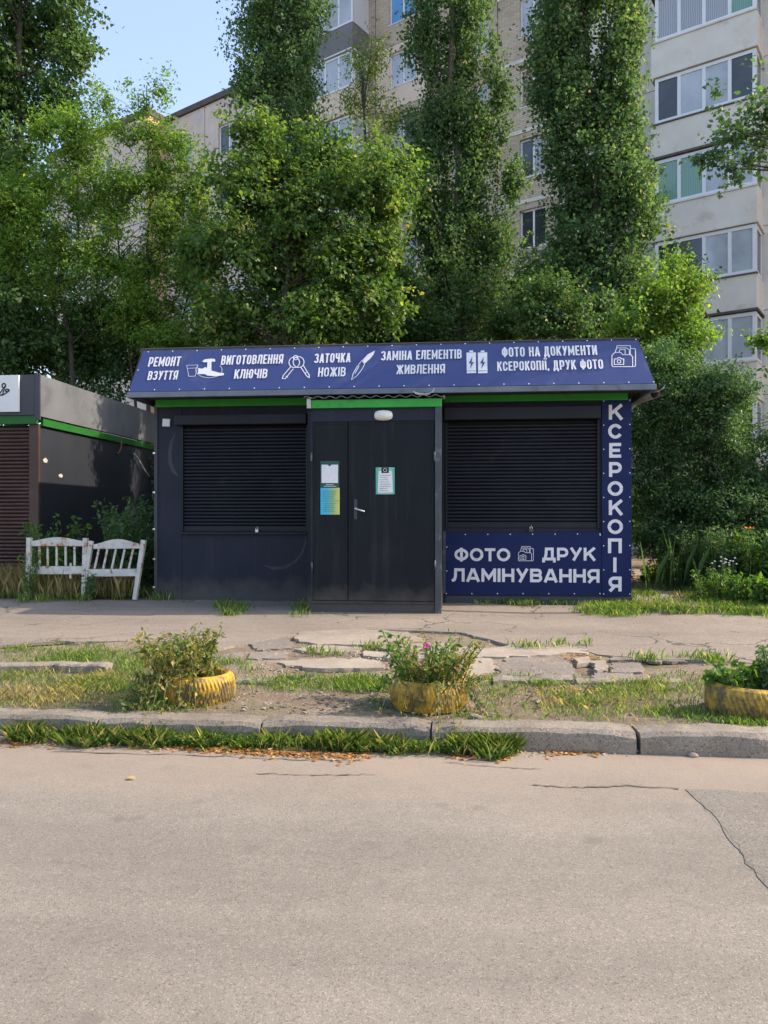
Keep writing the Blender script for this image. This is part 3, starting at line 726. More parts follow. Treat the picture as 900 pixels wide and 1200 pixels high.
MB().tube([(tl-.02, Yt-YW_+.02, zt_+.01), (trr+.02, Yt-YW_+.02, zt_+.01)], .018, 6).build('ridge_trim', M['darkgrey'], ki)

# entrance box
bl, br_ = X(360.5, YB), X(517, YB)
ebox = MB().box(bl, bl+.04, YB-YW_, -.003, ZB-.02, 2.88).build('entrance_box', M['door'], ki)
MB().box(br_-.04, br_, YB-YW_, -.003, ZB-.02, 2.88).build('side_sheet', M['door'], ebox)
dl, dm, dr = X(367, YB), X(408, YB), X(509, YB); dz0, dz1 = Zl(704, 440, YB), Zl(494, 440, YB)
fm = MB(); fm.box(bl+.041, dl-.004, YB-YW_+.0, YB-YW_+.05, ZB-.02, 2.88); fm.box(dr+.004, br_-.041, YB-YW_, YB-YW_+.05, ZB-.02, 2.88); fm.box(dl-.003, dr+.003, YB-YW_+.001, YB-YW_+.05, dz1+.006, 2.88); fm.box(dl-.003, dr+.003, YB-YW_+.001, YB-YW_+.05, ZB-.02, dz0-.006)
fm.build('door_frame', M['wall'], ebox)
for a, b in ((dl, dm-.004), (dm+.004, dr)):
    d = MB().box(a, b, YB-YW_-.012, YB-YW_+.035, dz0, dz1).build('door_leaf', M['door'], ebox, bevel=.003)
    m = MB(); w_ = .03
    y0, y1 = YB-YW_-.0165, YB-YW_-.0125
    m.box(a+.01, a+w_, y0, y1, dz0+.01, dz1-.01); m.box(b-w_, b-.01, y0, y1, dz0+.01, dz1-.01); m.box(a+w_, b-w_, y0, y1, dz1-w_, dz1-.01); m.box(a+w_, b-w_, y0, y1, dz0+.01, dz0+w_)
    m.build('door_edging', M['door'], ebox)
kbox('corner_post', br_-.075, br_+.004, YB-.03, YB-.002, ZB-.03, 2.80, M['postgrey'], ebox, .004)
kbox('kick_strip', dl-.02, dr+.02, YB-.02, YB-.004, dz0-.035, dz0-.01, M['door'], ebox, .003)
for px, py in ((365.5, 536), (366, 664), (509.5, 535), (510, 662)):
    p = onY(px, py, YB); MB().tube([(p.x, p.y-YW_-.03, p.z-.06), (p.x, p.y-YW_-.03, p.z+.06)], .012, 8).build('hinge', M['postgrey'], ebox, smooth=True)
p0, p1 = onY(415.5, 595.8, YB-.06), onY(427.5, 599.5, YB-.06)
h = MB(); h.tube([(p0.x, p0.y-YW_, p0.z), (p1.x, p1.y-YW_, p1.z)], .011, 8); h.tube([(p0.x+.01, p0.y-YW_, p0.z), (p0.x+.01, YB-YW_-.014, p0.z)], .012, 8)
h.build('door_handle', M['silver'], ebox, smooth=True)
pk = onY(417, 588, YB); MB().box(pk.x-.02, pk.x+.02, pk.y-YW_-.022, pk.y-YW_-.013, pk.z-.22, pk.z+.03).build('lock_plate', M['darkgrey'], ebox, bevel=.003)
kbox('green_trim', bl-.005, br_+.006, YB-.045, YB-.004, Zl(478, 440, YB), 2.865, M['green'], ebox, .004)
# corrugated box roof
m = MB(); n = 96; va, vbk, va2 = [], [], []
for i in range(n+1):
    xx = bl-.04 + (br_-bl+.08)*i/n; zz = 2.895 + .013*math.sin(i*math.pi/4)
    va.append(m.bm.verts.new((xx, YB-YW_-.09, zz))); vbk.append(m.bm.verts.new((xx, -.1, zz+.10)))
for i in range(n): m.bm.faces.new([va[i], va[i+1], vbk[i+1], vbk[i]])
o = m.build('corrugated_roof', M['lgrey'], ebox, smooth=True)
sm_ = o.modifiers.new('thick', 'SOLIDIFY'); sm_.thickness = .006
p = onY(362.5, 472, YB-.05); MB().box(p.x-.028, p.x+.02, YB-YW_-.07, YB-YW_-.05, p.z-.07, p.z+.05).build('trim_end_cap', M['cable'], ebox)

# wall scuffs, sensor box
def stroke_part(name, px_pts, Y, width, mat, parent, off=.0015, y0=YW_):
    m = MB(); P_ = [onY(a, b, Y - off) for a, b in px_pts]; A, B = [], []
    for i, p in enumerate(P_):
        d = (P_[min(i+1, len(P_)-1)] - P_[max(i-1, 0)]); d.y = 0; d.normalize(); s = Vector((-d.z, 0, d.x))
        w_ = width*(.2 if i in (0, len(P_)-1) else rng.uniform(.7, 1.2))
        A.append(m.bm.verts.new(p + s*w_ - Vector((0, y0, 0)))); B.append(m.bm.verts.new(p - s*w_ - Vector((0, y0, 0))))
    for i in range(len(P_)-1): m.bm.faces.new([A[i], A[i+1], B[i+1], B[i]])
    return m.build(name, mat, parent)
stroke_part('scuff_mark', [(205,508),(201,518),(199,530),(199.5,542),(203,552),(209,558)], YW_, .025, M['scuff'], ki)
stroke_part('scuff_mark', [(309,662),(320,666),(334,665),(346,658),(354,648),(358,636),(358,628)], YW_, .02, M['scuff'], ki)
p = onY(195.5, 495.5, YW_); 
MB().box(p.x-.055, p.x+.055, -.03, -.002, p.z-.055, p.z+.055, Matrix.Translation(p-Vector((0,YW_,0))) @ Matrix.Rotation(.06, 4, 'Y') @ Matrix.Translation(-(p-Vector((0,YW_,0)))) ).build('sensor_box', M['paper'], ki, bevel=.006)
for py in (531, 577, 620, 655, 688):
    p = onY(181, py, YW_-.02); MB().box(p.x-.02, p.x+.012, -.03, -.016, p.z-.012, p.z+.012).build('clamp', M['silver'], ki)

# lamp above the door
p = onY(449.5, 487, YB); lm = thing('wall_lamp', 'oval milky white lamp above the kiosk door', 'lamp', (p.x, YB, p.z))
m = MB(); nu, nv = 20, 8; rg = []
for j in range(nv+1):
    a = j/nv*math.pi/2; rr = math.cos(a)
    rg.append([m.bm.verts.new((math.copysign(abs(math.cos(t))**.75, math.cos(t))*.118*max(rr,.02), -.015-.06*math.sin(a), math.copysign(abs(math.sin(t))**.75, math.sin(t))*.066*max(rr,.02))) for t in np.linspace(0, 2*math.pi, nu+1)[:-1]])
for j in range(nv):
    for k in range(nu): m.bm.faces.new([rg[j][k], rg[j][(k+1) % nu], rg[j+1][(k+1) % nu], rg[j+1][k]])
m.build('lamp_shade', M['lamp'], lm, smooth=True)
MB().box(-.11, .11, -.015, -.0005, -.055, .055).build('lamp_base', M['postgrey'], lm, bevel=.006)
# padlock at the left shutter
p = onY(301.5, 621, YW_-.01); pl = thing('padlock', 'small brass padlock under the left shutter', 'padlock', (p.x, YW_-.03, p.z))
MB().box(-.022, .022, -.012, .012, -.035, .005).build('lock_body', M['silver'], pl, bevel=.004)
MB().tube([(-.014, 0, 0), (-.014, 0, .03), (-.008, 0, .042), (.008, 0, .042), (.014, 0, .03), (.014, 0, 0)], .004, 6).build('shackle', M['silver'], pl)
p = onY(622, 620, YW_-.01); pl = thing('padlock', 'dark padlock under the right shutter above the navy banner', 'padlock', (p.x, YW_-.05, p.z))
MB().box(-.03, .03, -.012, .012, -.04, .005).build('lock_body', M['postgrey'], pl, bevel=.004)
MB().tube([(-.014, 0, 0), (-.014, 0, .03), (.0, 0, .042), (.014, 0, .03), (.014, 0, 0)], .004, 6).build('shackle', M['silver'], pl)
# loose cable over the entrance
P_ = [onY(a, b, YB+.15) for a, b in ((484,459),(490,461),(497,462),(503,461),(507,459),(509,455))]
tag(MB().tube(P_, .006, 6).build('cable', M['cable']), 'loose white cable dangling above the entrance box', 'cable')
P_ = [onY(a, b, YB+.17) for a, b in ((486,461),(492,463),(500,463),(504,461.5))]
tag(MB().tube(P_, .005, 6).build('cable', M['cable']), 'short white cable end under the longer loop over the entrance', 'cable')
# gutter pipe at the right
a, b = at(742, 470, 11.6), at(768, 461, 10.6)
gp = thing('gutter_pipe', 'weathered pale gutter pipe sticking out under the right eave', 'gutter')
m = MB(); m.tube([a + Vector((0,1.2,-.15)), a, b], [.075,.07,.07], 12, cap=False); ob = m.build('pipe', M['pipe'], gp, smooth=True)
e = b + (b-a).normalized()*.02
MB().poly([e + Vector((-.07,-.02,.0)), e + Vector((.09,-.06,.05)), e + Vector((.13,-.02,.12)), e + Vector((.05,-.0,.03))]).build('torn_end', M['white'], gp)

# ------------------------------------------------------------ print: lettering and icons
def ribbons(lines, wd, name='icon'):
    m = MB()
    for j, P_ in enumerate(lines):
        P_ = [Vector(p) for p in P_]; closed = (P_[0] - P_[-1]).length < 1e-7
        if closed: P_ = P_[:-1]
        n = len(P_); A, B = [], []
        for i in range(n):
            pa = P_[(i-1) % n] if (closed or i) else P_[0]; pb = P_[(i+1) % n] if (closed or i < n-1) else P_[-1]
            d1 = (P_[i]-pa); d2 = (pb-P_[i])
            d1 = d1.normalized() if d1.length > 1e-6 else d2.normalized(); d2 = d2.normalized() if d2.length > 1e-6 else d1
            nn = Vector((-(d1.y+d2.y), d1.x+d2.x)); nn = nn.normalized() if nn.length > 1e-4 else Vector((-d1.y, d1.x))
            w_ = wd/2/max(.45, abs(nn.dot(Vector((-d1.y, d1.x)))))
            A.append(m.bm.verts.new((*(P_[i]+nn*w_), j*.0002))); B.append(m.bm.verts.new((*(P_[i]-nn*w_), j*.0002)))
        for i in range(n if closed else n-1):
            m.bm.faces.new([A[i], A[(i+1) % n], B[(i+1) % n], B[i]])
    return m.mesh(name)
def loop_(x0, x1, y0, y1, r, q=6):
    """rounded box, anticlockwise from the middle of the right side"""
    rx, ry = min(r, (x1-x0)/2), min(r, (y1-y0)/2)
    if r >= .9: rx, ry = (x1-x0)/2, (y1-y0)/2
    out = [(x1, (y0+y1)/2)]
    for cx_, cy_, a0 in ((x1-rx, y1-ry, 0), (x0+rx, y1-ry, 90), (x0+rx, y0+ry, 180), (x1-rx, y0+ry, 270)):
        out += [(cx_ + rx*math.cos(R(a0+90*i/q)), cy_ + ry*math.sin(R(a0+90*i/q))) for i in range(q+1)]
    return out + [out[0]]
def glyph(ch, w, s, geo):
    a, b, t, c = s/2, w-s/2, 1-s/2, w/2
    r = 1 if geo else w*.5
    V = lambda x: [(x, 0), (x, 1)]
    H = lambda y, x0=0, x1=w: [(x0, y), (x1, y)]
    def bowl(y0, y1, xr, x0=a):
        L_ = loop_(2*x0-xr if geo and False else x0-.3, xr, y0, y1, (y1-y0)/2 if geo else w*.35)
        return [(x0, y1)] + [p for p in reversed(L_[:-1]) if p[0] > x0+.01 and True][0:0] + sorted([p for p in L_[1:-1] if p[0] > x0+.01 and p[1] >= (y0+y1)/2], key=lambda p: math.atan2(p[1]-(y0+y1)/2, p[0]-x0), reverse=True) + sorted([p for p in L_[1:-1] if p[0] > x0+.01 and p[1] < (y0+y1)/2], key=lambda p: math.atan2(p[1]-(y0+y1)/2, p[0]-x0), reverse=True) + [(x0, y0)]
    flip = lambda L_: [(w-x, y) for x, y in L_]
    if ch == 'І': return [V(c)]
    if ch == 'Ї': return [V(c), [(c-s*1.0, 1.20), (c-s*.1, 1.20)], [(c+s*.1, 1.20), (c+s*1.0, 1.20)]]
    if ch == 'Н': return [V(a), V(b), H(.5, a, b)]
    if ch == 'П': return [V(a), V(b), H(t, a, b)]
    if ch == 'Т': return [V(c), H(t)]
    if ch == 'Г': return [V(a), H(t, a)]
    if ch == 'Е': return [V(a), H(t, a), H(a, a), H(.5, a, w*.9)]
    if ch == 'О': return [loop_(a, b, a, t, r)]
    if ch == 'С':
        L_ = loop_(a, b, a, t, r)[1:-1]; g = .30 if geo else .36
        L_ = [p for p in L_ if not (p[0] > w*(.86 if geo else .6) and g < p[1] < 1-g)]
        if not geo: L_ = [(b, 1-g)] + [p for p in L_ if True] + [(b, g)]
        return [L_]
    if ch == 'Р': return [V(a), bowl(.36, t, b)]
    if ch == 'Я': return [V(b), flip(bowl(.36, t, b)), [(s*.42, 0), (c, .38)]]
    if ch == 'В': return [V(a), bowl(.52, t, b-.03*w), bowl(a, .52, b)]
    if ch == 'И': return [V(a), V(b), [(a, .10), (b, .90)]]
    if ch == 'М': return [V(a), V(b), [(a, .90), (c, .28), (b, .90)]]
    if ch == 'К': return [V(a), [(b+s*.1, 1), (a+s*.3, .42)], [(c*.9, .55), (b+s*.1, 0)]]
    if ch == 'Ж': return [V(c), [(s*.4, 1), (c, .44)], [(w-s*.4, 1), (c, .44)], [(s*.4, 0), (c*.85, .60)], [(w-s*.4, 0), (w-c*.85, .60)]]
    if ch == 'У': return [[(b+s*.05, 1), (w*.30, 0)] if geo else [(b, 1), (b, .9), (w*.34, 0)], [(a, 1), (c+s*.2, .36)]]
    if ch == 'Ч': return [V(b), [(a, 1), (a, .58), (a+.05, .50), (a+.14, .46), (b, .46)]]
    if ch == 'Ю': return [V(a), H(.5, a, w*.42), loop_(w*.40+a, b, a, t, r if geo else w*.3)]
    if ch == 'Ф': return [[(c, -.03), (c, 1.03)], loop_(a, b, .15, .85, r)]
    if ch == 'А': return [[(a*.9, 0), (c-s*.12, .985)], [(w-a*.9, 0), (c+s*.12, .985)], H(.26, w*.2, w*.8)]
    if ch == 'Л': return [V(b), H(t, w*.28, b), [(w*.30, 1), (w*.28, .40), (w*.20, .14), (0, .07)]]
    if ch == 'Д': return [[(w*.86-a, 0), (w*.86-a, 1)], H(t, w*.26, w*.80), [(w*.30, 1), (w*.28, .45), (w*.18, .06)], H(a, 0, w), [(a*.9, 0.1), (a*.9, -.16)], [(w-a*.9, 0.1), (w-a*.9, -.16)]]
    if ch == 'З':
        up = loop_(a, b-.02*w, .52, t, r if geo else w*.4); lo = loop_(a, b, a, .52, r if geo else w*.4)
        u = [p for p in up[1:-1] if p[0] > c or p[1] > .74]; u = sorted(u, key=lambda p: math.atan2(p[1]-.74, p[0]-c) % (2*math.pi) if p[1] >= .74 else math.atan2(p[1]-.74, p[0]-c), reverse=True)
        l_ = [p for p in lo[1:-1] if p[0] > c or p[1] < .28]; l_ = sorted(l_, key=lambda p: math.atan2(p[1]-.27, p[0]-c) if p[1] > .27 or p[0] > c else (math.atan2(p[1]-.27, p[0]-c)), reverse=True)
        return [u + [(w*.4, .52)], [(w*.4, .52)] + l_]
    if ch == ',': return [[(c, .16), (c-.02, -.10)]]
    return []
WID = {'М': 1.28, 'Ж': 1.45, 'Ю': 1.42, 'Ф': 1.22, 'Д': 1.12, 'А': 1.06, 'Т': .94, 'Е': .86, 'Г': .82, 'І': 0, 'Ї': 0, ' ': .45, ',': 0, 'Л': 1.04}
WIDG = {'М': 1.14, 'Ф': 1.15, 'Д': 1.04, 'А': 1.08, 'О': 1.10, 'Р': .88, 'К': .95, 'Т': .86, 'І': 0, 'У': .98, 'Н': .95, 'В': .93, 'Я': .92, 'Л': 1.0}
def lettering(st, wd, hg, s, geo):
    tab = WIDG if geo else WID; gap = .11 if geo else .085
    fixed = sum(s if c in 'ІЇ,' else 0 for c in st) + gap*(len(st)-1); var = sum(tab.get(c, 1) for c in st)
    f = (wd/hg - fixed)/max(var, 1e-6); x = 0; lines = []
    for ch in st:
        w_ = s if ch in 'ІЇ,' else tab.get(ch, 1)*f
        for ln in glyph(ch, w_, s, geo): lines.append([((x + p[0] - wd/hg/2)*hg, (p[1]-.5)*hg) for p in ln])
        x += w_ + gap
    return ribbons(lines, s*hg, 'lettering')
class Plane:                                     # a printed sheet: origin, right, up, normal (towards viewer)
    def __init__(s, O, u, v):
        s.O = Vector(O); s.u = Vector(u).normalized(); s.v = Vector(v).normalized(); s.n = s.u.cross(s.v)
        s.M = Matrix((( s.u.x, s.v.x, s.n.x, s.O.x), (s.u.y, s.v.y, s.n.y, s.O.y), (s.u.z, s.v.z, s.n.z, s.O.z), (0,0,0,1)))
        s.k = 0
    def uv(s, px, py):
        r = ray(px, py); c0 = Vector((0,0,CAMZ)); t = (s.O - c0).dot(s.n)/r.dot(s.n); p = c0 + r*t - s.O
        return Vector((p.dot(s.u), p.dot(s.v)))
    def place(s, me, parent, name, mat, off, uvc=(0,0)):
        s.k += 1
        o = link(name, me, mat, parent)
        o.location = (uvc[0], uvc[1], off + (s.k % 5)*.0002); return o
    def text(s, st, x0, y0, x1, y1, parent, off=.04, mat=None, z=.003, each=False):
        a, b = s.uv(x0, (y0+y1)/2), s.uv(x1, (y0+y1)/2); t, bo = s.uv((x0+x1)/2, y0), s.uv((x0+x1)/2, y1)
        geo = mat is not None
        return s.place(lettering(st, b.x-a.x, t.y-bo.y, .215 if geo else .14, geo), parent, 'lettering', mat or M['white'], z, ((a.x+b.x)/2, (t.y+bo.y)/2))
    def strokes(s, lines, wpx, parent, mat, z=.003, name='icon', k=F):
        L_ = []
        for ln in lines:
            P_ = [s.uv(*q) for q in ln]
            if ln[0] == ln[-1]: P_[-1] = P_[0].copy()
            L_.append(P_)
        return s.place(ribbons(L_, wpx, name), parent, name, mat, z)
    def fill(s, pts, parent, mat, z=.003, name='icon'):
        m = MB(); m.bm.faces.new([m.bm.verts.new((*s.uv(*q), 0)) for q in pts])
        bmesh.ops.triangulate(m.bm, faces=m.bm.faces)
        return s.place(m.mesh(name), parent, name, mat, z)
def circ(cx_, cy_, r_, ry=None, n=20, a0=0, a1=360):
    L_ = [(cx_ + r_*math.cos(R(a0+(a1-a0)*i/n)), cy_ + (ry or r_)*math.sin(R(a0+(a1-a0)*i/n))) for i in range(n+1)]
    if a1-a0 == 360: L_[-1] = L_[0]
    return L_
def sheetmesh(pl, poly, thick=.002, sub=0):
    m = MB(); pts = [pl.uv(*q) for q in poly]
    m.prism([(p.x, p.y, -thick) for p in pts], (0, 0, thick)); return m.mesh('sheet')
# roof banner
nrm = Vector((0, Yb-Yt, 0)); 
FP = Plane((0, Yb-.012, zb), (1,0,0), (0, Yt-Yb, zt_-zb))
fb = thing('banner', 'long blue banner with white lettering and tool icons along the kiosk roof', 'banner')
fb.matrix_world = FP.M
hgt = math.hypot(Yt-Yb, zt_-zb)
m = MB(); nx = 40; rows = []
for j in range(5):
    v = j/4; xl = (fl+.01)*(1-v) + (tl+.03)*v; xr = (fr-.01)*(1-v) + (trr-.01)*v
    rows.append([m.bm.verts.new((xl + (xr-xl)*i/nx, v*(hgt-.03)+.006, .0028*math.sin(i*1.9+j*2) if 0 < j < 4 else 0)) for i in range(nx+1)])
for j in range(4):
    for i in range(nx): m.bm.faces.new([rows[j][i], rows[j][i+1], rows[j+1][i+1], rows[j+1][i]])
link('banner_sheet', m.mesh('banner_sheet', smooth=True), M['banner'], fb)
for st, x0, y0, x1, y1 in (('РЕМОНТ', 174.6,418.6,211.8,429.6), ('ВЗУТТЯ', 173.8,435,208.6,445.4), ('ВИГОТОВЛЕННЯ', 259.7,416.4,332,427.2), ('КЛЮЧІВ', 275,433,313.5,443.8),
    ('ЗАТОЧКА', 368.6,414.4,411,425.3), ('НОЖІВ', 373,430.8,405.2,441.6), ('ЗАМІНА ЕЛЕМЕНТІВ', 446.8,411,541,421.8), ('ЖИВЛЕННЯ', 464.6,427.6,521.5,438.4),
    ('ФОТО НА ДОКУМЕНТИ', 588,406.4,699.4,417.6), ('КСЕРОКОПІЇ, ДРУК ФОТО', 582.6,423,706.6,434)):
    FP.text(st, x0, y0, x1, y1, fb, .052, z=.006)
wl = .010
W = M['white']
FP.fill([(237,424),(240,421.5),(247,420.6),(252,421),(252.5,424),(248,424.2),(247.8,440.6),(242.2,440.4),(243.2,424.6),(240,425)], fb, W, .006, 'hammer_icon')
FP.fill([(232.5,431.5),(237,432.5),(241,430.5),(246,434),(257,437.2),(262.5,437.6),(262.5,440),(254,441.3),(245,440.6),(240,438.8),(232,438.6)], fb, W, .0067, 'shoe_icon')
FP.strokes([[(219,428.5),(221.5,441.5),(229,441),(232,428),(219,428.5)], [(219.8,432),(231,431.5)], circ(245,434,15.5,9, a0=-35, a1=215)], wl*.6, fb, W, .006, 'cup_icon')
FP.strokes([circ(345,425,6.2), circ(350,424.6,6.4), circ(346.5,419.5,2.6), [(341,430),(332,440.5),(331,444),(334.5,444),(343.8,432.5)], [(352.5,430.5),(359.5,441),(362.4,443),(362.6,440),(355.5,428.5)], [(335,441),(337.5,442.6)], [(357.5,438),(359.6,436.5)]], wl*1.2, fb, W, .006, 'key_icon')
FP.fill([(439.6,411),(437,412.4),(431,415.5),(424.5,422.5),(427.6,426.2),(434,420.6),(438,415.5)], fb, W, .006, 'knife_icon')
FP.strokes([[(424,423),(418.5,430),(414,438),(412,445.5),(418,441),(424,433.5),(427.5,427),(424,423)], [(421,429),(416,438)]], wl*.9, fb, W, .0064, 'knife_blade_icon')
for dx in (0, 13.3):
    FP.fill([(546.6+dx,413.6),(557.6+dx,413.2),(557.9+dx,437.4),(547+dx,437.9)], fb, W, .006, 'battery_icon')
    FP.fill([(550+dx,411.2),(554.4+dx,411),(554.4+dx,412.9),(550+dx,413)], fb, W, .0062, 'battery_cap_icon')
    FP.fill([(553.5+dx,418.5),(549.4+dx,426.2),(551.9+dx,426.2),(551+dx,432.5),(555.2+dx,424.8),(552.7+dx,424.8)], fb, M['banner'], .0082, 'bolt_icon')
    FP.strokes([[(547.2+dx,435.2),(557.4+dx,434.8)]], wl*.7, fb, M['banner'], .0085, 'battery_band_icon')
def cam_icon(pl, x0, y0, x1, y1, par, w_, mat, z):
    g = lambda a, b: (x0 + (x1-x0)*a, y0 + (y1-y0)*b)
    pl.strokes([[g(.0,.45), g(.12,.32), g(.38,.32), g(.45,.42), g(.80,.42), g(.88,.52), g(.88,.98), g(.04,.98), g(0,.92), g(0,.45)],
        [g(.14,.30), g(.20,.10), g(.62,.10), g(.74,.20), g(.74,.40)], [g(.20,.08), g(.22,.0), g(.78,.0), g(.78,.42)],
        [g(.80,.12), g(.98,.14), g(1,.2), g(1,.94), g(.96,.98), g(.90,.98)], [g(.30,.30), g(.34,.18), g(.56,.18), g(.56,.38)],
        [g(.10,.62), g(.22,.62), g(.26,.56), g(.36,.56), g(.40,.62), g(.50,.62), g(.50,.88), g(.10,.88), g(.10,.62)],
        circ(*g(.30,.74), (x1-x0)*.075, n=10)], w_, par, mat, z, 'camera_icon')
cam_icon(FP, 717, 405.5, 744.6, 430.5, fb, wl*1.1, W, .006)
# eyelets
def eyelets(pl, pts, parent, z=.004, r=.0085):
    me = MB(); me.bm.faces.new([me.bm.verts.new((r*math.cos(a), r*math.sin(a), .002)) for a in np.linspace(0, 2*math.pi, 9)[:-1]])
    base = me.mesh('eyelet'); base.materials.append(M['eyelet'])
    for q in pts:
        o = bpy.data.objects.new('eyelet', base); COL.objects.link(o); o.parent = parent; u = pl.uv(*q); o.location = (u.x, u.y, z)
pts = []
for i in range(22):
    f = i/21; pts.append((152 + f*614, 457.4 - f*9.6)); 
for i in range(21):
    f = i/20; pts.append((174 + f*571, 412.6 - f*14.6))
pts += [(162,434), (757,419)]
eyelets(FP, pts, fb, .005)
# lower banner and side banner
LP = Plane((0, YW_-.034, 0), (1,0,0), (0,0,1))
lbn = thing('banner', 'wide navy banner on the kiosk wall below the right shutter', 'banner'); lbn.matrix_world = LP.M
link('banner_sheet', sheetmesh(LP, [(522,624.5),(705,623.5),(705,697.5),(522,697.5)]), M['banner2'], lbn)
LP.text('ФОТО', 532.5,642.4,598,657.6, lbn, .05, M['white2'], .003); LP.text('ДРУК', 635.5,641.8,698.2,656.8, lbn, .05, M['white2'], .003); LP.text('ЛАМІНУВАННЯ', 529.5,666.4,702.4,682.2, lbn, .05, M['white2'], .003)
cam_icon(LP, 607.5, 640.5, 625, 657.5, lbn, .007, M['white2'], .003)
eyelets(LP, [(519+i*26.3, 626.4-.1*i) for i in range(1, 8)] + [(523+i*30, 695.6) for i in range(7)] + [(523.6, 641), (523.6, 669), (703.2,627)], lbn, .003, .008)
kbox('banner_side_strip', X(519.3), X(522)+.002, YW_-.04, YW_-.004, .33, 1.19, M['postgrey'])
SP = Plane((0, YW_-.040, 0), (1,0,0), (0,0,1))
sbn = thing('banner', 'tall narrow navy banner down the right edge of the kiosk', 'banner'); sbn.matrix_world = SP.M
link('banner_sheet', sheetmesh(SP, [(705.5,466.5),(740,466),(740,698.5),(705.5,698.5)]), M['banner2'], sbn)
for i, ch in enumerate('КСЕРОКОПІЯ'):
    y0 = 474.4 + i*22.36; xa, xb_ = {'І': (718.6, 722.6), 'О': (712.0, 730.0), 'С': (712.6, 729.6), 'Е': (713.8,727.8), 'Р': (713.6,728.6), 'П': (712.4,728.6), 'Я': (713.0,728.4)}.get(ch, (713.4, 730.2))
    SP.text(ch, xa, y0, xb_, y0+17.3, sbn, .055, M['white2'], .003)
eyelets(SP, [(707.4, y) for y in np.linspace(470, 696, 9)] + [(738, y) for y in np.linspace(469, 696, 9)], sbn, .003, .008)
# posters on the door
def poster_mat(name, c0, c1, axis_stops):
    m, nt, b, P = newmat(name, .35, .5)
    tc = nt.nodes.new('ShaderNodeTexCoord'); sx = nt.nodes.new('ShaderNodeSeparateXYZ'); nt.links.new(tc.outputs['Generated'], sx.inputs[0])
    nt.links.new(ramp(nt, sx.outputs[0], axis_stops), b.inputs['Base Color']); return m
DP = Plane((0, YB-.0175, 0), (1,0,0), (0,0,1))
M['tealdark'] = pm('dark_green_print', (.01,.06,.05), (.015,.08,.065), 9, .4)
po = thing('poster', 'dark green notice with a white square on the narrow door leaf', 'poster'); po.matrix_world = DP.M
link('poster_sheet', sheetmesh(DP, [(375.4,540.3),(397.6,540.3),(397.6,571),(375.4,571)], .001), M['tealdark'], po)
DP.fill([(376.8,544.6),(384,544.6),(386.3,546.8),(388.6,544.6),(396.2,544.6),(396.2,566),(376.8,566)], po, M['paper'], .002, 'white_square')
DP.strokes([[(382,568),(391,568)], [(379.5,569.8),(394,569.8)]], .006, po, M['paper'], .002, 'print_line')
gm = poster_mat('blue_yellow_print', 0, 0, [(0, (.02,.40,.68)), (.35, (.07,.42,.50)), (.65, (.25,.45,.22)), (1, (.62,.58,.12))])
po = thing('poster', 'blue to yellow notice below the dark green notice', 'poster'); po.matrix_world = DP.M
link('poster_sheet', sheetmesh(DP, [(375.6,571.6),(398,571.6),(398,603),(375.6,603)], .001), gm, po)
DP.strokes([[(378,575.5+i*2.2),(395-(i*37 % 6),575.5+i*2.2)] for i in (0,1,2,3,4)] + [[(377,587),(397,587)]] + [[(379,590+i*2.3),(394-(i*23 % 5),590+i*2.3)] for i in range(5)], .0035, po, M['tealdark'], .002, 'print_line')
gm2 = poster_mat('mint_print', 0, 0, [(0, (.04,.32,.22)), (.25, (.22,.52,.40)), (.8, (.20,.50,.38)), (1, (.05,.35,.26))])
po = thing('poster', 'mint green notice with a white text panel on the wide door leaf', 'poster'); po.matrix_world = DP.M
link('poster_sheet', sheetmesh(DP, [(440.2,547.8),(462.4,547.6),(462.6,579.2),(440.4,579.2)], .001), gm2, po)
DP.fill([(443.6,552),(459.4,551.8),(460.6,577),(442.6,577.6)], po, M['paper'], .0016, 'text_panel')
DP.fill([(447,547.9),(455.6,547.9),(455.6,554.4),(447,554.4)], po, M['black'], .0026, 'logo_patch')
DP.strokes([circ(451.3,551,2,n=10)], .005, po, M['paper'], .004, 'logo_mark')
DP.strokes([[(445,557+i*2.6),(458-(i*29 % 5),557+i*2.6)] for i in range(8)], .004, po, M['tealdark'], .0028, 'print_line')

# ============================================================ NEIGHBOUR KIOSK
YN = 11.9; XN = onY(45, 600, YN).x
nk = thing('kiosk', 'neighbouring dark kiosk with brown shutter, grey fascia and white sign', 'kiosk', (XN, YN, 0))
def nb(name, x0, x1, y0, y1, z0, z1, mat, bevel=0, par=nk): return MB().box(x0, x1, y0, y1, z0, z1).build(name, mat, par, bevel)
nz = lambda py: onY(45, py, YN).z
nb('side_wall', -.06, 0, .063, 4.9, .15, nz(497), M['sidewall']); nb('front_wall', -.16, -.0, 0, .06, .15, nz(497), M['brown']); nb('front_wall', -3.4, -3.0, 0, .06, .15, nz(497), M['brown']); nb('front_wall', -2.99, -.161, .0, .06, .15, .45, M['sidewall'])
nb('rear_wall', -3.4, -.063, 4.84, 4.9, .15, nz(497), M['sidewall'])
shutter(-2.99, -.17, .46, nz(500), M['brown'], M['slatgap'], nk, .0, .062, head=.0, headw=0) if False else None
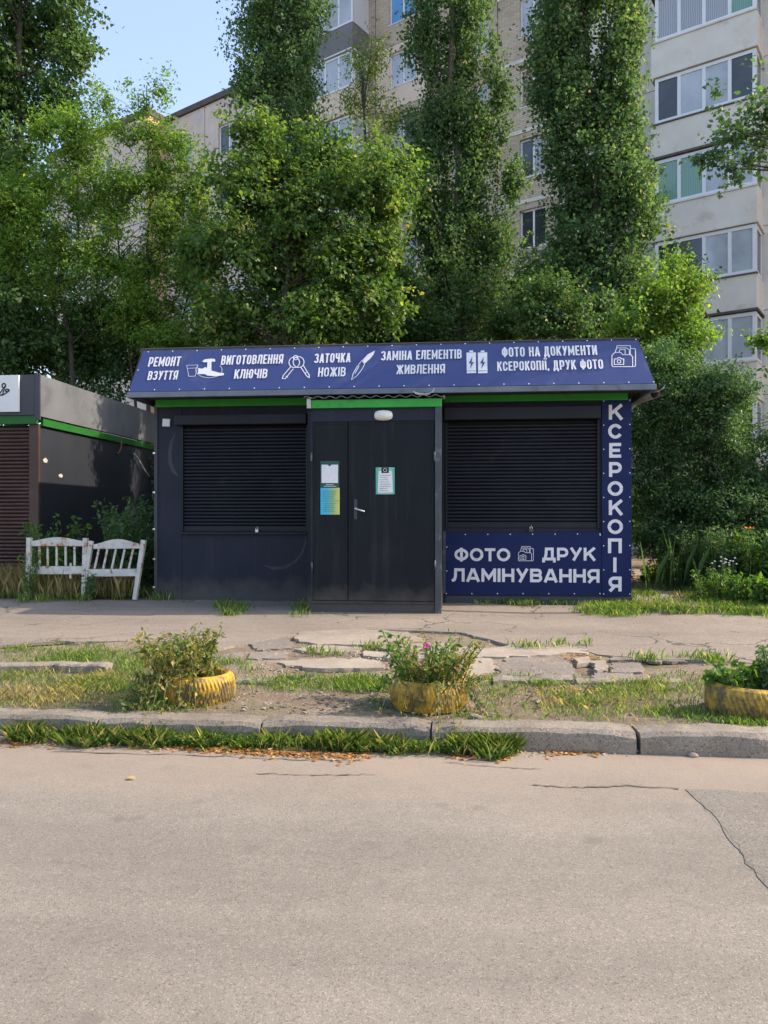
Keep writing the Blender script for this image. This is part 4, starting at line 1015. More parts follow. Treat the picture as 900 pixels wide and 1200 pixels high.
def brown_shutter():
    x0, x1, z0, z1 = -2.99, -.165, .46, nz(498)
    t = MB().box(x0, x1, .045, .055, z0, z1).build('roller_shutter', M['slatgap'], nk)
    prof = [(.040, .0), (.018, .008), (.004, .024), (.004, .036), (.018, .050), (.036, .058)]
    me = MB(); ra = [me.bm.verts.new((x0, a, b)) for a, b in prof]; rb = [me.bm.verts.new((x1, a, b)) for a, b in prof]
    for i in range(5): me.bm.faces.new([ra[i], rb[i], rb[i+1], ra[i+1]])
    sm = me.mesh('slat', smooth=True); sm.materials.append(M['brown'])
    for i in range(int((z1-z0)/.0615)):
        s = bpy.data.objects.new('slat', sm); COL.objects.link(s); s.parent = t; s.location = (0, rng.normal()*.0008, z0 + i*.0615)
brown_shutter()
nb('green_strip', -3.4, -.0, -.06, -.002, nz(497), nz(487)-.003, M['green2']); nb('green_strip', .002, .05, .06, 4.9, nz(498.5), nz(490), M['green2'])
zf0, zf1 = nz(487), nz(440)
nb('fascia', -3.4, -.025, -.09, .0, zf0, zf1, M['darkgrey'], .004); nb('side_fascia', -.02, .07, -.05, 4.95, zf0-.02, zf1, M['lgrey'], .004)
nb('corner_trim', -.022, .072, -.085, -.052, zf0-.08, zf1+.01, M['darkgrey'])
nb('roof', -3.4, -.03, .003, 4.9, zf1-.14, zf1-.06, M['roofing'])
ns = thing('sign', 'white shop sign with black handwritten letters on the neighbouring kiosk', 'sign', (XN, YN, 0))
xs0 = X(23, YN-.1) - XN
MB().box(-3.3, xs0, -.125, -.092, zf0+.05, zf1-.01).build('sign_board', M['signwhite'], ns, .004)
NP = Plane((0, YN-.127, 0), (1,0,0), (0,0,1)); nh = bpy.data.objects.new('script_lettering', None)
sg = NP.strokes([[(-2,463),(2,458),(6,452),(4,459),(3,463),(8,460),(11,457)], circ(4.5,452,2.0,2.6,12), circ(8.5,457.5,2.2,1.4,12), [(-4,464),(3,462.5)]], .022, None, M['black'], .001, 'script_lettering')
sg.parent = ns; sg.matrix_parent_inverse = Matrix.Identity(4); sg.matrix_basis = Matrix.Translation((-XN, -YN, 0)) @ NP.M @ sg.matrix_basis
# bits on the side wall
for (px, py, hh, lab) in ((52.5, 539, .075, 'larger white paper scrap on the dark side wall, nearer the brown shutter'), (70.5, 557, .06, 'smaller lower white paper scrap on the dark side wall')):
    p = onX(px, py, XN + .004); s_ = hh
    m = MB(); m.prism([(p.x, p.y - .03, p.z - s_*.5), (p.x, p.y + .06, p.z - s_*.6), (p.x, p.y+.09, p.z+.0), (p.x, p.y+.03, p.z+s_*.5), (p.x, p.y-.02, p.z + s_*.3), (p.x, p.y-.06, p.z)], (.002, 0, 0))
    tag(m.build('paper_scrap', M['cable']), lab, 'paper')
P_ = [onX(a, b, XN+.06) for a, b in ((142,506),(142.5,515),(142,524),(140,530),(137.5,531))]
tag(MB().tube(P_, .014, 6).build('hook', M['rust'], smooth=True), 'rusty hook bar hanging below the grey side fascia', 'hook')
P_ = [onX(a, b, XN+.08) for a, b in ((156.5,531),(161,536),(166,545),(171,553),(175,558))]
tag(MB().tube(P_, .014, 6).build('hose', M['cable'], smooth=True), 'pale hose sagging off the dark side wall', 'hose')

# ============================================================ BENCH
YBn = 10.5
bo = onY(100, 700, YBn); bn = thing('bench', 'old white wooden bench with peeling paint, its right half leaning', 'bench', (bo.x, YBn, gz(YBn)))
bw = lambda px, py, y=0.0: onY(px, py, YBn + y) - Vector((bo.x, YBn - 0, gz(YBn)))
def bar(p, q, w0, w1, d=.045, name='post'):
    p, q = Vector(p), Vector(q); p.y = q.y = 0; a = (q-p).normalized(); s = Vector((a.z, 0, -a.x))
    m = MB(); m.prism([p - s*w0 + Vector((0,-d/2,0)), p + s*w0 + Vector((0,-d/2,0)), q + s*w1 + Vector((0,-d/2,0)), q - s*w1 + Vector((0,-d/2,0))], (0, d, 0))
    return m.build(name, M['bench'], bn, bevel=.004)
k = 10.9/F
bar(bw(34.5,630), bw(33,700), 2.6*k, 2.3*k, .06); bar(bw(100.5,630.5), bw(98.5,700), 2.7*k, 2.4*k, .06)
bar(bw(107,634), bw(102.5,664), 2.6*k, 2.4*k, .055); bar(bw(102.3,664), bw(98,701), 2.3*k, 2.0*k, .05); bar(bw(168.5,633), bw(158,702.5), 2.7*k, 2.3*k, .06)
def rail(x0, y0, x1, y1, arch, h0, name='top_rail'):
    n = 12; top = [bw(x0 + (x1-x0)*i/n, y0 + (y1-y0)*i/n - arch*math.sin(math.pi*i/n)**1.5) for i in range(n+1)]
    bot = [bw(x0 + (x1-x0)*i/n, y0 + (y1-y0)*i/n + h0) for i in range(n, -1, -1)]
    P_ = [Vector((p.x, -.018, p.z)) for p in top + bot]
    m = MB(); A = [m.bm.verts.new(p) for p in P_]; B = [m.bm.verts.new(p + Vector((0,.036,0))) for p in P_]
    for i in range(n):
        m.bm.faces.new([A[i], A[i+1], A[2*n-i], A[2*n+1-i]]); m.bm.faces.new([B[i], B[i+1], B[2*n-i], B[2*n+1-i]])
    N_ = len(A)
    for i in range(N_): m.bm.faces.new([A[i], A[(i+1) % N_], B[(i+1) % N_], B[i]])
    return m.build(name, M['bench'], bn, bevel=.003)
rail(37.2,634,97.8,634,4.5,6); rail(37,663.5,97.6,663.5,0,9.3,'bottom_rail')
rail(110,638,165.5,637.5,6,5.2); rail(104.2,667,160,666.5,0,8.6,'bottom_rail')
for px in (46.5,56,66.5,77,87.5): bar(bw(px,640.5), bw(px,663), 1.1*k, 1.1*k, .025, 'baluster')
for px in (116,126,136,146.3,156): bar(bw(px,643.5), bw(px-5,666.5), 1.1*k, 1.1*k, .025, 'baluster')
bar(bw(83,660), bw(82.5,678), 1.2*k, 1.2*k, .02, 'loose_stake')
# seat board hidden in the weeds
MB().box(-.75, .02, -.38, -.0, .28, .31).build('seat', M['bench'], bn, bevel=.004) if False else None

# ============================================================ TYRE PLANTERS
def tyre_planter(px, pyb, dia, label, hgt_=.2):
    f = onG(px, pyb); c = Vector((f.x, f.y + dia/2, 0)); zg = gz(c.y)
    t = thing('tyre_planter', label, 'planter', (c.x, c.y, zg - .02), rng.uniform(0, 3), 'yellow tyre planters along the kerb')
    Ro = dia/2; prof = [(Ro*.66, .10, 0), (Ro*.64, .155, 0), (Ro*.70, .195, 0), (Ro*.82, hgt_+.005, 0), (Ro*.925, hgt_-.012, .3), (Ro*.985, hgt_-.045, 1), (Ro, .13, 1), (Ro, .08, 1), (Ro*.985, .045, 1), (Ro*.93, .012, .4), (Ro*.8, 0, 0)]
    n = 220; m = MB(); rings = []
    for i in range(n):
        a = 2*math.pi*i/n; ring = []
        for r_, z_, tr in prof:
            zz = z_; ph = (i + (z_-.1)*50) % 4
            r2 = r_ - (.008*tr if ph < 1.8 else 0) + .002*math.sin(3*a)
            ring.append(m.bm.verts.new((r2*math.cos(a), r2*math.sin(a), zz)))
        rings.append(ring)
    for i in range(n):
        for j in range(len(prof)-1): m.bm.faces.new([rings[i][j], rings[(i+1) % n][j], rings[(i+1) % n][j+1], rings[i][j+1]])
    m.build('tyre', M['yellow'], t)
    m = MB(); cc = m.bm.verts.new((0,0,.15)); rg = [m.bm.verts.new((Ro*.68*math.cos(a), Ro*.68*math.sin(a), .11 + rng.normal()*.008)) for a in np.linspace(0, 2*math.pi, 33)[:-1]]
    for i in range(32): m.bm.faces.new([cc, rg[i], rg[(i+1) % 32]])
    m.build('soil', M['soil'], t, smooth=True)
    return Vector((c.x, c.y, zg + .11)), Ro
def plant(name, label, c, rad, h, nst, per, size, mat, aspect=.5, hue=.25, lean=.5, flower=None, droop=.3, cat='plant', bias=(0,0), trail=0):
    t = thing(name, label, cat, c)
    st = MB(); C = []; 
    for i in range(nst):
        a = rng.uniform(0, 2*math.pi); r_ = rad*math.sqrt(rng.random())*.6
        p0 = Vector((r_*math.cos(a), r_*math.sin(a), 0)); hh = h*rng.uniform(.45, 1.1)
        dx = Vector((math.cos(a)*lean*hh + bias[0]*hh, math.sin(a)*lean*hh + bias[1]*hh, 0))
        if trail and rng.random() < trail:
            p1 = p0 + dx*1.1 + Vector((0,0,hh*.35)); p2 = p0.lerp(p1, 1) + dx*.7 + Vector((0,0,-.28)) 
        else: p1 = p0 + dx*.45 + Vector((0,0,hh*.6)); p2 = p0 + dx + Vector((0,0,hh))
        st.tube([p0, p1, p2], [.005,.004,.002], 4, cap=False)
        for j in range(int(per*1.7)):
            f = rng.uniform(.15, 1.05); q = (p0.lerp(p1, f*2) if f < .5 else p1.lerp(p2, (f-.5)*2))
            C.append(list(q + Vector(rng.normal(size=3))*size*.35))
    C = np.array(C); v = np.clip(rng.normal(.45, hue, len(C)), 0, 1)
    link('foliage', quads_mesh('foliage', leaf_quads(C, size, aspect, .35, droop), v), L[mat], t)
    st.build('stem', M['stem'], t)
    return t
M['stem'] = pm('green_stem', (.06,.08,.03), (.13,.12,.06), 20, .7, .3)
M['pink'] = pm('pink_petal', (.62,.06,.38), (.75,.12,.50), 40, .6, .3)
M['lily'] = pm('orange_petal', (.75,.14,.02), (.85,.25,.03), 40, .5, .3)
c1, R1 = tyre_planter(219, 829, .50, 'yellow tyre planter with wilting yellow plants spilling from its left side')
c2, R2 = tyre_planter(501, 837, .53, 'yellow tyre planter overgrown with weeds and one pink thistle flower')
c3, R3 = tyre_planter(905, 849, .60, 'dirty yellow tyre planter at the right end of the kerb row', .21)
plant('wilting_plant', 'wilting yellow and brown plant drooping over the left tyre planter', c1 + Vector((-.10,-.05,0)), .26, .36, 70, 20, .045, 'wilt', .45, .33, .4, bias=(-.08,-.15), trail=.3)
plant('leafy_plant', 'green stalks standing in the back of the left tyre planter', c1 + Vector((-.08,.08,0)), .18, .30, 14, 16, .05, 'herb', .4, .25, .35)
plant('wilting_plant', 'dry brown seed stalks in the middle tyre planter', c2 + Vector((.05,-.05,0)), .26, .34, 65, 20, .036, 'wilt', .4, .33, .5, bias=(.05,-.2), trail=.35)
plant('weed_plant', 'green weeds spilling over the rim of the middle tyre planter', c2 + Vector((-.05,.0,0)), .26, .32, 36, 18, .045, 'herb', .45, .22, .55, bias=(0,-.05), trail=.25)
tp = onY(500, 759, c2.y - .02)
th = thing('thistle', 'pink thistle flower on a tall bent stalk above the middle tyre planter', 'flower', c2)
base = Vector((0,0,0)); e = tp - c2
MB().tube([base, e*.5 + Vector((-.02,0,.02)), e], [.006,.005,.003], 5).build('stem', M['stem'], th)
m = MB()
for i in range(60):
    a, b = rng.uniform(0, 2*math.pi), rng.uniform(0, 1.2); d = Vector((math.sin(b)*math.cos(a), math.sin(b)*math.sin(a), math.cos(b)))
    m.tube([e, e + d*.03], [.002,.0015], 3, cap=False)
m.build('petals', M['pink'], th); m = MB(); bmesh.ops.create_uvsphere(m.bm, u_segments=8, v_segments=6, radius=.012, matrix=Matrix.Translation(e - Vector((0,0,.008)))); m.build('bud', M['stem'], th)
plant('leafy_plant', 'bright green leafy plant in the right tyre planter', c3 + Vector((-.12,.03,0)), .17, .17, 26, 20, .06, 'herb', .6, .2, .4)
plant('shrub', 'dark pointed sprig plant in the right tyre planter by the frame edge', c3 + Vector((.12,.0,0)), .13, .30, 28, 26, .04, 'shrub', .35, .2, .12)

# ============================================================ TREES
def G(px, t): p = at(px, 600, t); return Vector((p.x, p.y, .22))
# far left tall dark tree
t = 19.5
tree('broadleaf_tree', 'tall dark broadleaf tree rising at the left edge of the photo', G(20, t), at(25, -30, t), .28,
     [px_lobe(35, 20, 75, 70, t), px_lobe(70, 110, 38, 60, t), px_lobe(10, 120, 60, 80, t), px_lobe(20, 220, 75, 70, t), px_lobe(60, -50, 80, 50, t), px_lobe(-40, 60, 70, 110, t), px_lobe(20, 320, 70, 60, t), px_lobe(95, 60, 14, 18, t), px_lobe(80, -5, 32, 22, t)],
     'dark', 1300, 46, .42, .11, .75, .3, .4, limbs=40)
# slender sapling tops against the sky and the stems below
t = 17.4
tree('ash_tree', 'light green ash tree with thin twin stems left of the roof banner', G(178, t), at(172, 100, t), .07,
     [px_lobe(175, 150, 22, 32, t), px_lobe(160, 210, 38, 36, t), px_lobe(210, 250, 34, 60, t), px_lobe(145, 150, 16, 34, t), px_lobe(190, 105, 7, 30, t), px_lobe(150, 112, 5, 24, t), px_lobe(170, 300, 36, 40, t), px_lobe(225, 350, 38, 40, t), px_lobe(150, 360, 40, 40, t), px_lobe(200, 185, 24, 26, t), px_lobe(228, 205, 22, 44, t), px_lobe(240, 290, 26, 50, t), px_lobe(248, 370, 30, 40, t), px_lobe(195, 395, 46, 26, t), px_lobe(120, 120, 14, 20, t)],
     'fresh', 860, 44, .34, .095, .42, .5, .3, limbs=34, stems=3, bend=.06)
t = 17.8
tree('ash_tree', 'bright green bushy young tree above the neighbouring kiosk', G(85, t), at(85, 170, t), .1,
     [px_lobe(75, 170, 42, 42, t), px_lobe(45, 230, 52, 42, t), px_lobe(110, 240, 46, 52, t), px_lobe(125, 305, 50, 40, t), px_lobe(60, 310, 62, 50, t), px_lobe(105, 160, 28, 40, t), px_lobe(10, 280, 45, 60, t), px_lobe(150, 385, 46, 30, t)],
     'fresh', 1050, 44, .36, .09, .48, .5, .35, limbs=30)
t = 18.4
tree('broadleaf_tree', 'shady dark tree directly over the neighbouring kiosk roof', G(60, t), at(60, 300, t), .13,
     [px_lobe(30, 370, 70, 50, t), px_lobe(110, 390, 60, 45, t), px_lobe(60, 420, 80, 35, t), px_lobe(165, 420, 40, 26, t), px_lobe(-30, 380, 60, 80, t)],
     'dark', 800, 46, .38, .10, .6, .4, .35, limbs=20)
# maple in the middle
t = 15.6
tree('maple_tree', 'broad light green maple tree behind the middle of the roof banner', G(345, t), at(340, 190, t), .16,
     [px_lobe(325, 178, 46, 36, t), px_lobe(395, 180, 44, 36, t), px_lobe(285, 215, 48, 52, t), px_lobe(350, 240, 60, 52, t), px_lobe(430, 220, 56, 50, t), px_lobe(300, 300, 64, 50, t), px_lobe(385, 310, 58, 50, t), px_lobe(445, 290, 30, 34, t), px_lobe(275, 370, 52, 36, t), px_lobe(360, 380, 60, 32, t), px_lobe(290, 150, 22, 26, t), px_lobe(470, 200, 20, 18, t), px_lobe(240, 300, 24, 34, t), px_lobe(455, 350, 34, 30, t)],
     'maple', 1350, 42, .38, .095, .8, .55, .5, limbs=36, stems=2)
# dark column top-left of the middle (poplar)
t = 24.0
tree('poplar_tree', 'dark slim poplar in front of the left apartment balconies', G(325, t), at(320, -60, t), .3,
     [px_lobe(318, -30, 52, 70, t), px_lobe(300, 40, 36, 60, t), px_lobe(345, 45, 38, 60, t), px_lobe(325, 110, 50, 50, t), px_lobe(335, 190, 52, 60, t), px_lobe(330, 290, 55, 70, t), px_lobe(300, 95, 26, 40, t)],
     'poplar', 1400, 44, .42, .095, .85, .1, .2, vert=2, limbs=60, bend=.1)
# pale spray tree between
t = 20.0
tree('acacia_tree', 'thin pale yellow-green tree between the maple and the centre poplar', G(440, t), at(425, 90, t), .13,
     [px_lobe(425, 80, 20, 30, t), px_lobe(440, 130, 34, 32, t), px_lobe(415, 120, 24, 22, t), px_lobe(465, 165, 34, 36, t), px_lobe(440, 60, 16, 18, t)],
     'yellowgreen', 200, 26, .4, .085, .45, .4, .3, limbs=26, hue=.2)
t = 18.5
tree('broadleaf_tree', 'dark forked tree trunk with shaded leaves under the centre poplar', G(405, t), at(390, 240, t), .16,
     [px_lobe(450, 220, 32, 44, t), px_lobe(440, 300, 40, 44, t), px_lobe(405, 370, 60, 36, t), px_lobe(480, 330, 40, 50, t), px_lobe(470, 390, 60, 24, t), px_lobe(590, 385, 40, 22, t), px_lobe(480, 210, 26, 40, t)],
     'dark', 760, 40, .38, .10, .65, .3, .35, limbs=20, stems=2, bend=.1)
# centre poplar
t = 19.5
tree('poplar_tree', 'shaggy centre poplar with bare inner branches behind the roof banner', G(545, t), at(530, -60, t), .26,
     [px_lobe(535, -10, 42, 60, t), px_lobe(505, 60, 24, 50, t), px_lobe(552, 70, 28, 60, t), px_lobe(525, 150, 38, 50, t), px_lobe(568, 160, 22, 50, t), px_lobe(543, 230, 44, 52, t), px_lobe(515, 290, 40, 50, t), px_lobe(575, 290, 36, 50, t), px_lobe(545, 360, 62, 44, t), px_lobe(596, 220, 18, 26, t), px_lobe(585, 112, 16, 16, t), px_lobe(490, 215, 22, 36, t)],
     'poplar', 1700, 42, .38, .085, .85, .15, .2, vert=2, limbs=70, bark='barklight', bend=.1)
# right poplar
t = 17.5
tree('poplar_tree', 'massive right poplar with sunlit right edge beside the grey balconies', G(705, t), at(690, -60, t), .3,
     [px_lobe(690, -20, 64, 60, t), px_lobe(652, 40, 34, 60, t), px_lobe(732, 50, 30, 60, t), px_lobe(676, 130, 34, 60, t), px_lobe(724, 140, 34, 64, t), px_lobe(690, 210, 52, 60, t), px_lobe(732, 230, 36, 56, t), px_lobe(680, 300, 48, 54, t), px_lobe(735, 320, 44, 50, t), px_lobe(700, 370, 62, 44, t), px_lobe(760, 250, 20, 30, t), px_lobe(640, 110, 16, 30, t)],
     'poplar', 2350, 44, .34, .085, .85, .15, .2, vert=2, limbs=90, bend=.1)
t = 16.0
tree('young_tree', 'small dark leafy tree at the foot of the right poplar', G(640, t), at(640, 330, t), .06,
     [px_lobe(625, 378, 30, 28, t), px_lobe(662, 372, 34, 34, t), px_lobe(610, 350, 16, 14, t), px_lobe(640, 340, 18, 14, t)], 'dark', 200, 36, .32, .09, .65, .4, .3, limbs=16)
# right garden trees
t = 14.2
tree('young_tree', 'yellow-green young tree in front of the lower balconies', G(800, t), at(790, 300, t), .07,
     [px_lobe(770, 355, 32, 24, t), px_lobe(805, 340, 20, 18, t), px_lobe(760, 390, 44, 26, t), px_lobe(815, 395, 28, 26, t), px_lobe(790, 310, 12, 20, t)],
     'fresh', 380, 42, .3, .075, .6, .4, .3, limbs=24)
t = 13.2
tree('lilac_bush', 'large dark green bush right of the kiosk', G(820, t), at(820, 430, t), .035,
     [px_lobe(790, 450, 52, 50, t), px_lobe(838, 460, 40, 36, t), px_lobe(780, 520, 40, 50, t), px_lobe(840, 520, 56, 54, t), px_lobe(900, 550, 46, 44, t), px_lobe(800, 590, 56, 44, t), px_lobe(870, 590, 60, 46, t), px_lobe(770, 430, 30, 40, t), px_lobe(768, 590, 24, 40, t), px_lobe(930, 520, 40, 50, t), px_lobe(960, 580, 60, 60, t), px_lobe(790, 635, 46, 26, t), px_lobe(850, 640, 50, 26, t), px_lobe(905, 635, 50, 30, t), px_lobe(758, 560, 18, 60, t), px_lobe(755, 480, 16, 50, t)],
     'shrub', 3600, 42, .24, .062, .5, .35, .45, limbs=50, stems=5, cat='bush')
t = 10.5
tr_ = tree('maple_tree', 'leafy branch reaching in from the right in front of the balconies', Vector((7.3, 9.6, .2)), at(960, 120, t), .12,
     [px_lobe(845, 120, 16, 22, t), px_lobe(865, 150, 28, 26, t), px_lobe(890, 180, 28, 26, t), px_lobe(842, 185, 22, 14, t), px_lobe(895, 130, 22, 26, t), px_lobe(885, 95, 10, 12, t), px_lobe(930, 150, 40, 60, t), px_lobe(865, 205, 22, 9, t)],
     'shrub', 130, 22, .22, .075, .7, .5, .5, limbs=24)
t = 12.5
tree('young_tree', 'bright leaf spray at the right frame edge above the bush', Vector((6.6, 13.4, .2)), at(905, 400, t), .05,
     [px_lobe(903, 398, 16, 14, t), px_lobe(905, 430, 12, 14, t)], 'fresh', 36, 30, .2, .08, .6, .4, .3, limbs=8)
# far mass behind everything, closing the gaps low down
t = 23
C = []
for k in range(0, 24):
    p = at(-80 + k*38, 330 + rng.uniform(0, 90), 22.5 + rng.uniform(0, 1.5)); C.append((p, (1.1, .9, 1.7)))
V, v, sc = sprays(C, 2400, 26, .45, .12, .7, .4, .35, hue=.2)
tag(link('undergrowth', quads_mesh('undergrowth', V, v), L['dark']), 'shaded undergrowth in front of the apartment blocks', 'undergrowth', kind='stuff')
C = [(at(-60 + k*34, 440 + rng.uniform(-10, 205), 17.4 + rng.uniform(0, 1)), (.9, .6, 1.1)) for k in range(0, 26)] + [(at(835 + k*34, 560 + rng.uniform(-10, 80), 17.8), (.9, .6, .9)) for k in range(6)] + [(Vector((-4.9 + k*.62, 15.9 + rng.uniform(-.2, .4), .9 + rng.uniform(0, 1.4))), (.6, .5, .9)) for k in range(12)]  # last row: hidden clumps added behind the kiosk to block low sun
V, v, sc = sprays(C, 3000, 26, .35, .10, .7, .4, .35, hue=.2)
tag(link('undergrowth', quads_mesh('undergrowth', V, v), L['shrub']), 'dense undergrowth right behind the kiosks, partly unseen clumps added to block sun', 'undergrowth', kind='stuff')

# ============================================================ LOW PLANTS
Bp = onG(62, 694)
plant('maple_sapling', 'green sapling behind the left half of the bench', Vector((onY(62, 640, 11.3).x, 11.3, .2)), .3, 1.1, 30, 28, .09, 'herb', .55, .2, .3)
plant('bush', 'shady bush between the bench and the blue-bannered kiosk', Vector((onY(160, 640, 11.6).x, 11.6, .2)), .5, 1.35, 110, 34, .075, 'shrub', .5, .2, .25, cat='bush')
plant('vine', 'thin weeds climbing the left bench post', Vector((onY(36, 690, 10.42).x, 10.42, .2)), .12, .7, 10, 22, .05, 'herb', .5, .25, .15, cat='weed')
plant('vine', 'thin weeds climbing the middle bench posts', Vector((onY(100, 690, 10.42).x, 10.42, .2)), .12, .45, 10, 20, .045, 'shrub', .5, .25, .15, cat='weed')
gi = 0
for (px, py, rad, h, n, per, sz, mt, lab, asp, ln) in (
    (792, 690, .32, .62, 60, 24, .06, 'herb', 'green herbs just right of the brick-edged path', .4, .25),
    (822, 692, .35, .85, 80, 26, .06, 'shrub', 'tall shaded weeds between the path and the white flowers', .4, .2),
    (858, 694, .4, .95, 80, 26, .065, 'shrub', 'tall shaded weeds under the big bush, right of the white flowers', .42, .2),
    (893, 696, .4, .9, 80, 26, .075, 'herb', 'tall broad-leaved weeds at the right end of the garden bed', .55, .25),
    (838, 704, .34, .42, 34, 22, .05, 'herb', 'fine leafy weeds at the front of the garden bed', .4, .35),
    (868, 708, .34, .4, 34, 22, .06, 'herb', 'low bright weeds nearest the pavement in the garden bed', .5, .35),
    (902, 711, .34, .45, 34, 22, .075, 'herb', 'low broad-leaved weeds by the pavement at the frame edge', .55, .35),
    (765, 684, .25, .3, 30, 20, .045, 'herb', 'small weeds growing over the upper end of the path', .45, .35),
    (945, 700, .6, .8, 80, 24, .08, 'herb', 'broad weeds beyond the right frame edge', .5, .3)):
    p = onG(px, py); plant('weed_plant', lab, Vector((p.x, p.y, gz(p.y))), rad, h, n, per, sz, mt, asp, .22, ln, cat='weed')
# orange lily and white blooms
p = onY(878, 620, 11.9); tl_ = thing('lily', 'orange lily flower on a stalk in front of the dark bush', 'flower', (p.x, 11.9, .22))
e = Vector((0, 0, p.z - .22)); MB().tube([(0,0,0), e*.5 + Vector((.02,0,0)), e], [.006,.005,.004], 5).build('stem', M['stem'], tl_)
m = MB()
for i in range(6):
    a = i*math.pi/3; d = Vector((math.cos(a), math.sin(a), .45)); s = Vector((-math.sin(a), math.cos(a), 0))
    v_ = [m.bm.verts.new(q) for q in (e, e + d*.045 + s*.018, e + d*.09, e + d*.045 - s*.018)]; m.bm.faces.new(v_)
m.build('petals', M['lily'], tl_)
p = onY(850, 658, 11.2); wf = thing('white_flowers', 'small cluster of white flowers in the garden bed', 'flower', (p.x, 11.2, .22))
m = MB(); s_ = MB()
for i in range(16):
    e = Vector((rng.normal()*.09, rng.normal()*.05, p.z - .22 + rng.normal()*.03)); s_.tube([(e.x*.4, e.y*.4, 0), e], [.003,.002], 3)
    bmesh.ops.create_icosphere(m.bm, subdivisions=1, radius=.016, matrix=Matrix.Translation(e) @ Matrix.Diagonal((1,1,.5,1)))
m.build('petals', M['white'], wf); s_.build('stem', M['stem'], wf)

xa, xb = onG(15, 872).x, onG(596, 880).x
NC = 330; cxs = rng.uniform(xa, xb, NC); cys = 4.615 - np.abs(rng.normal(0, .055, NC)); g_ = np.exp(.9*np.sin(cxs*6.3 + 2*np.sin(cxs*2.1)))*rng.uniform(.2, 1.8, NC)
k_ = rng.choice(NC, 13000, p=g_/g_.sum()); A_ = rng.normal(0, 1, (13000, 2))*np.array([.035, .022])
P_ = np.stack([cxs[k_] + A_[:,0], np.minimum(cys[k_] + A_[:,1], 4.63), np.full(13000, .0)], 1)
hi_ = np.sin(P_[:,0]*4.7 + 1.3*np.sin(P_[:,0]*11)) + rng.normal(0, .9, len(P_)) + .5*np.sin(P_[:,0]*1.7 + 1)
keep = hi_ > -.9
blades('grass', P_[keep & (hi_ > .8)], .105, .0013, .85, 'grass', 'taller grass tufts leaning against the kerb face', hue=.4)
blades('grass', P_[keep & (hi_ <= .8)], .065, .0014, 1.1, 'grass', 'short green grass along the foot of the kerb', hue=.4)
Q_ = P_[rng.random(len(P_)) < .45].copy(); Q_[:,2] += rng.uniform(.008, .06, len(Q_)); Q_[:,:2] += rng.normal(0, .02, (len(Q_), 2)); Q_[:,1] = np.minimum(Q_[:,1], 4.62)
tag(link('weeds', quads_mesh('weeds', leaf_quads(Q_, .022, .75, 1.2, 0), rng.normal(.5, .3, len(Q_))), L['herb']), 'small round-leaved weeds mixed into the gutter grass', 'weeds', kind='stuff')
clump_r = .06
P_ = scatter([(-60,758,230,784,1.6), (0,792,130,806,1.0), (130,770,250,826,2.0), (60,806,180,824,.5), (270,796,462,810,2.2), (560,794,640,806,.4), (640,800,740,838,.35), (700,806,760,822,.4), (760,796,838,846,.8), (230,775,300,790,.3), (570,806,600,830,.1), (860,845,905,852,.5), (-60,822,200,832,.5), (560,832,760,846,.25), (0,770,120,783,.7)], 21000, 14)
blades('grass', P_, .045, .0032, .7, 'grass', 'short sparse grass growing on the dirt verge')
P_ = scatter([(690,704,745,720,.9), (745,712,835,720,.7), (560,704,740,710,.7), (800,690,900,712,2.2), (740,690,790,708,.35), (760,664,900,690,2.2), (835,712,960,722,1), (680,712,760,722,.5), (255,708,285,716,.16), (350,706,362,722,.12), (262,716,275,722,.06), (600,757,690,761,.05), (740,771,850,777,.10), (430,757,470,762,.03), (370,766,400,772,.03), (545,700,600,708,.15)], 26000, 12)
blades('grass', P_, .085, .005, .6, 'grass', 'lush grass around the path and along the kiosk foot')
P_ = scatter([(-80,690,200,703,2), (20,680,115,702,1.2), (-60,640,20,690,.4)], 5500, 10)
blades('grass', P_, .16, .005, .5, 'grass', 'green grass under the bench')
clump_r = .08
P_ = scatter([(30,692,112,702,2.2), (-60,690,32,702,1.4), (112,694,150,702,.4)], 6500, 12)
blades('dry_grass', P_, .40, .0028, .35, 'straw', 'dry straw-coloured grass in front of the bench', 'dry grass')
P_ = scatter([(0,792,140,822,1), (0,815,120,826,.7), (640,805,760,840,.5)], 2600, 10)
blades('dry_grass', P_, .05, .003, 1.0, 'straw', 'flattened dry grass on the dirt verge', 'dry grass')
clump_r = .05
p = onG(828, 694); nB = 120
P_ = np.array([[p.x + rng.normal()*.45, p.y + rng.normal()*.2, .22] for _ in range(nB)])
blades('iris_leaves', P_, .85, .010, .4, 'shrub', 'tall sword-shaped iris leaves in the garden bed', 'iris', kind='thing')
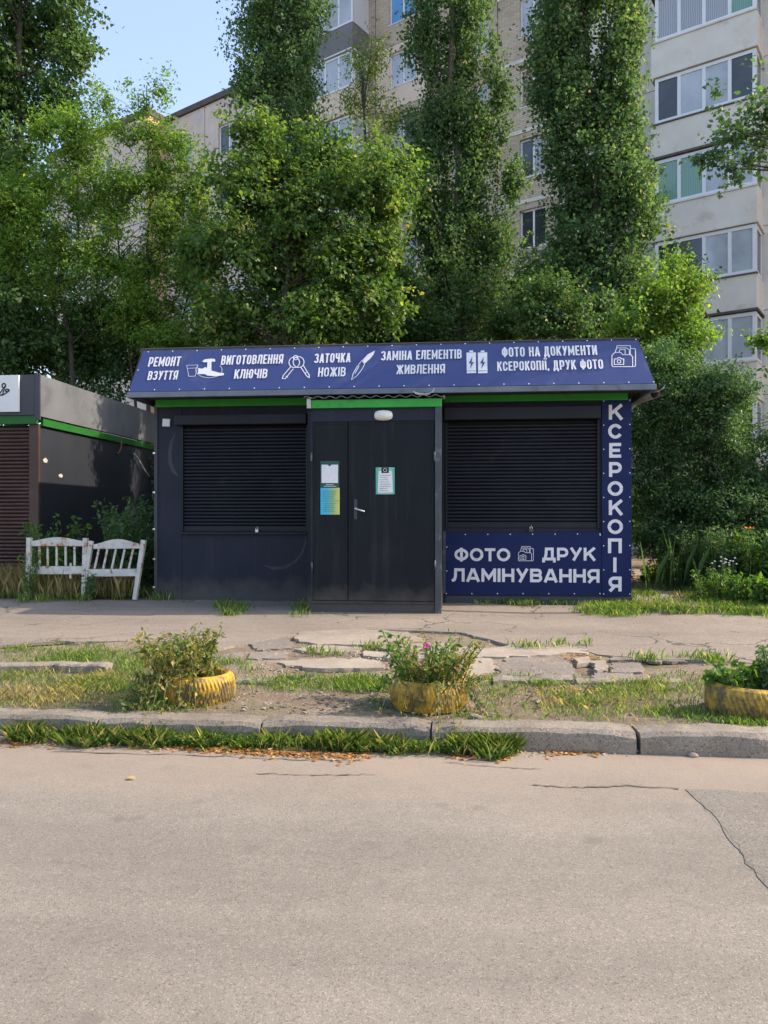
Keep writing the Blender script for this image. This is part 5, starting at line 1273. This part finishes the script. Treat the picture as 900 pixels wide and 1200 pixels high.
# fallen leaves
clump_r = .05
P_ = scatter([(0,872,30,882,1.4), (150,876,320,884,1.5), (215,880,260,888,.8), (290,881,430,889,1.8), (640,880,700,884,.3), (0,874,600,886,1.5), (600,806,680,812,.1), (660,768,700,776,.15), (450,690,560,740,.03)], 3600, 9)
n_ = 1100; q_ = rng.uniform(onG(-20, 880).x, onG(600, 890).x, n_)
q_ = q_[rng.random(n_) < .45 + .55*np.sin(q_*3.3 + 1.5*np.sin(q_*1.7))]
Q_ = np.stack([q_, 4.50 - np.abs(rng.normal(0, .05, len(q_))) + .05*np.sin(q_*2.3), np.full(len(q_), .002)], 1); P_ = np.concatenate([P_, Q_])
P_[:,2] += .006
V = leaf_quads(P_, .033, .7, 2.5, 0); tag(link('fallen_leaves', quads_mesh('fallen_leaves', V, rng.random(len(V))), L['litter']), 'orange and brown fallen leaves in the gutter below the kerb', 'fallen leaves', kind='stuff')
pp = onG(159, 919); V = leaf_quads(np.array([[pp.x, pp.y, .008]]), .06, .6, 5, 0)
tag(link('fallen_leaf', quads_mesh('fallen_leaf', V, np.array([.95])), L['litter']), 'single yellow leaf lying on the road', 'leaf')
# pebbles and crumbs
def rubble(name, boxes, n, size, mat, label):
    global clump_r
    clump_r = .08; P_ = scatter(boxes, n, 3); m = MB()
    for p in P_:
        s = size*rng.uniform(.4, 1.5)
        Mx = Matrix.Translation((p[0], p[1], p[2] + s*.2)) @ Matrix.Rotation(rng.uniform(0, 3), 4, 'Z') @ Matrix.Diagonal((s*rng.uniform(.7,1.4), s, s*.55, 1))
        r = bmesh.ops.create_icosphere(m.bm, subdivisions=1, radius=1, matrix=Mx)
        for v_ in r['verts']: v_.co += Vector(rng.normal(size=3))*s*.12
    tag(m.build(name, mat), label, 'rubble', kind='stuff')
rubble('gravel', [(0,800,900,845,2), (300,745,700,796,4), (600,880,760,890,.5), (0,876,600,900,1), (0,786,900,800,1)], 1500, .011, M['slab'], 'small stones and concrete crumbs on the verge and gutter')
rubble('clods', [(0,800,900,840,2), (500,790,760,830,1), (260,812,460,836,1)], 500, .013, M['dirt'], 'dry clods of earth on the verge')
for (px, py, s, lab) in ((735,882,.035,'grey stone in the gutter under the kerb gap'), (812,887,.028,'small grey stone in the gutter at the right'), (556,843,.04,'dark stone beside the middle tyre planter')):
    p = onG(px, py); m = MB(); r = bmesh.ops.create_icosphere(m.bm, subdivisions=2, radius=1, matrix=Matrix.Diagonal((s*1.2, s*.8, s*.6, 1)))
    for v_ in r['verts']: v_.co += Vector(rng.normal(size=3))*s*.07
    o = m.build('stone', M['chunk']); o.location = (p.x, p.y, p.z + s*.3); tag(o, lab, 'stone')
print('tris', sum(len(o.data.loop_triangles) or len(o.data.polygons) for o in S.objects if o.type == 'MESH'))
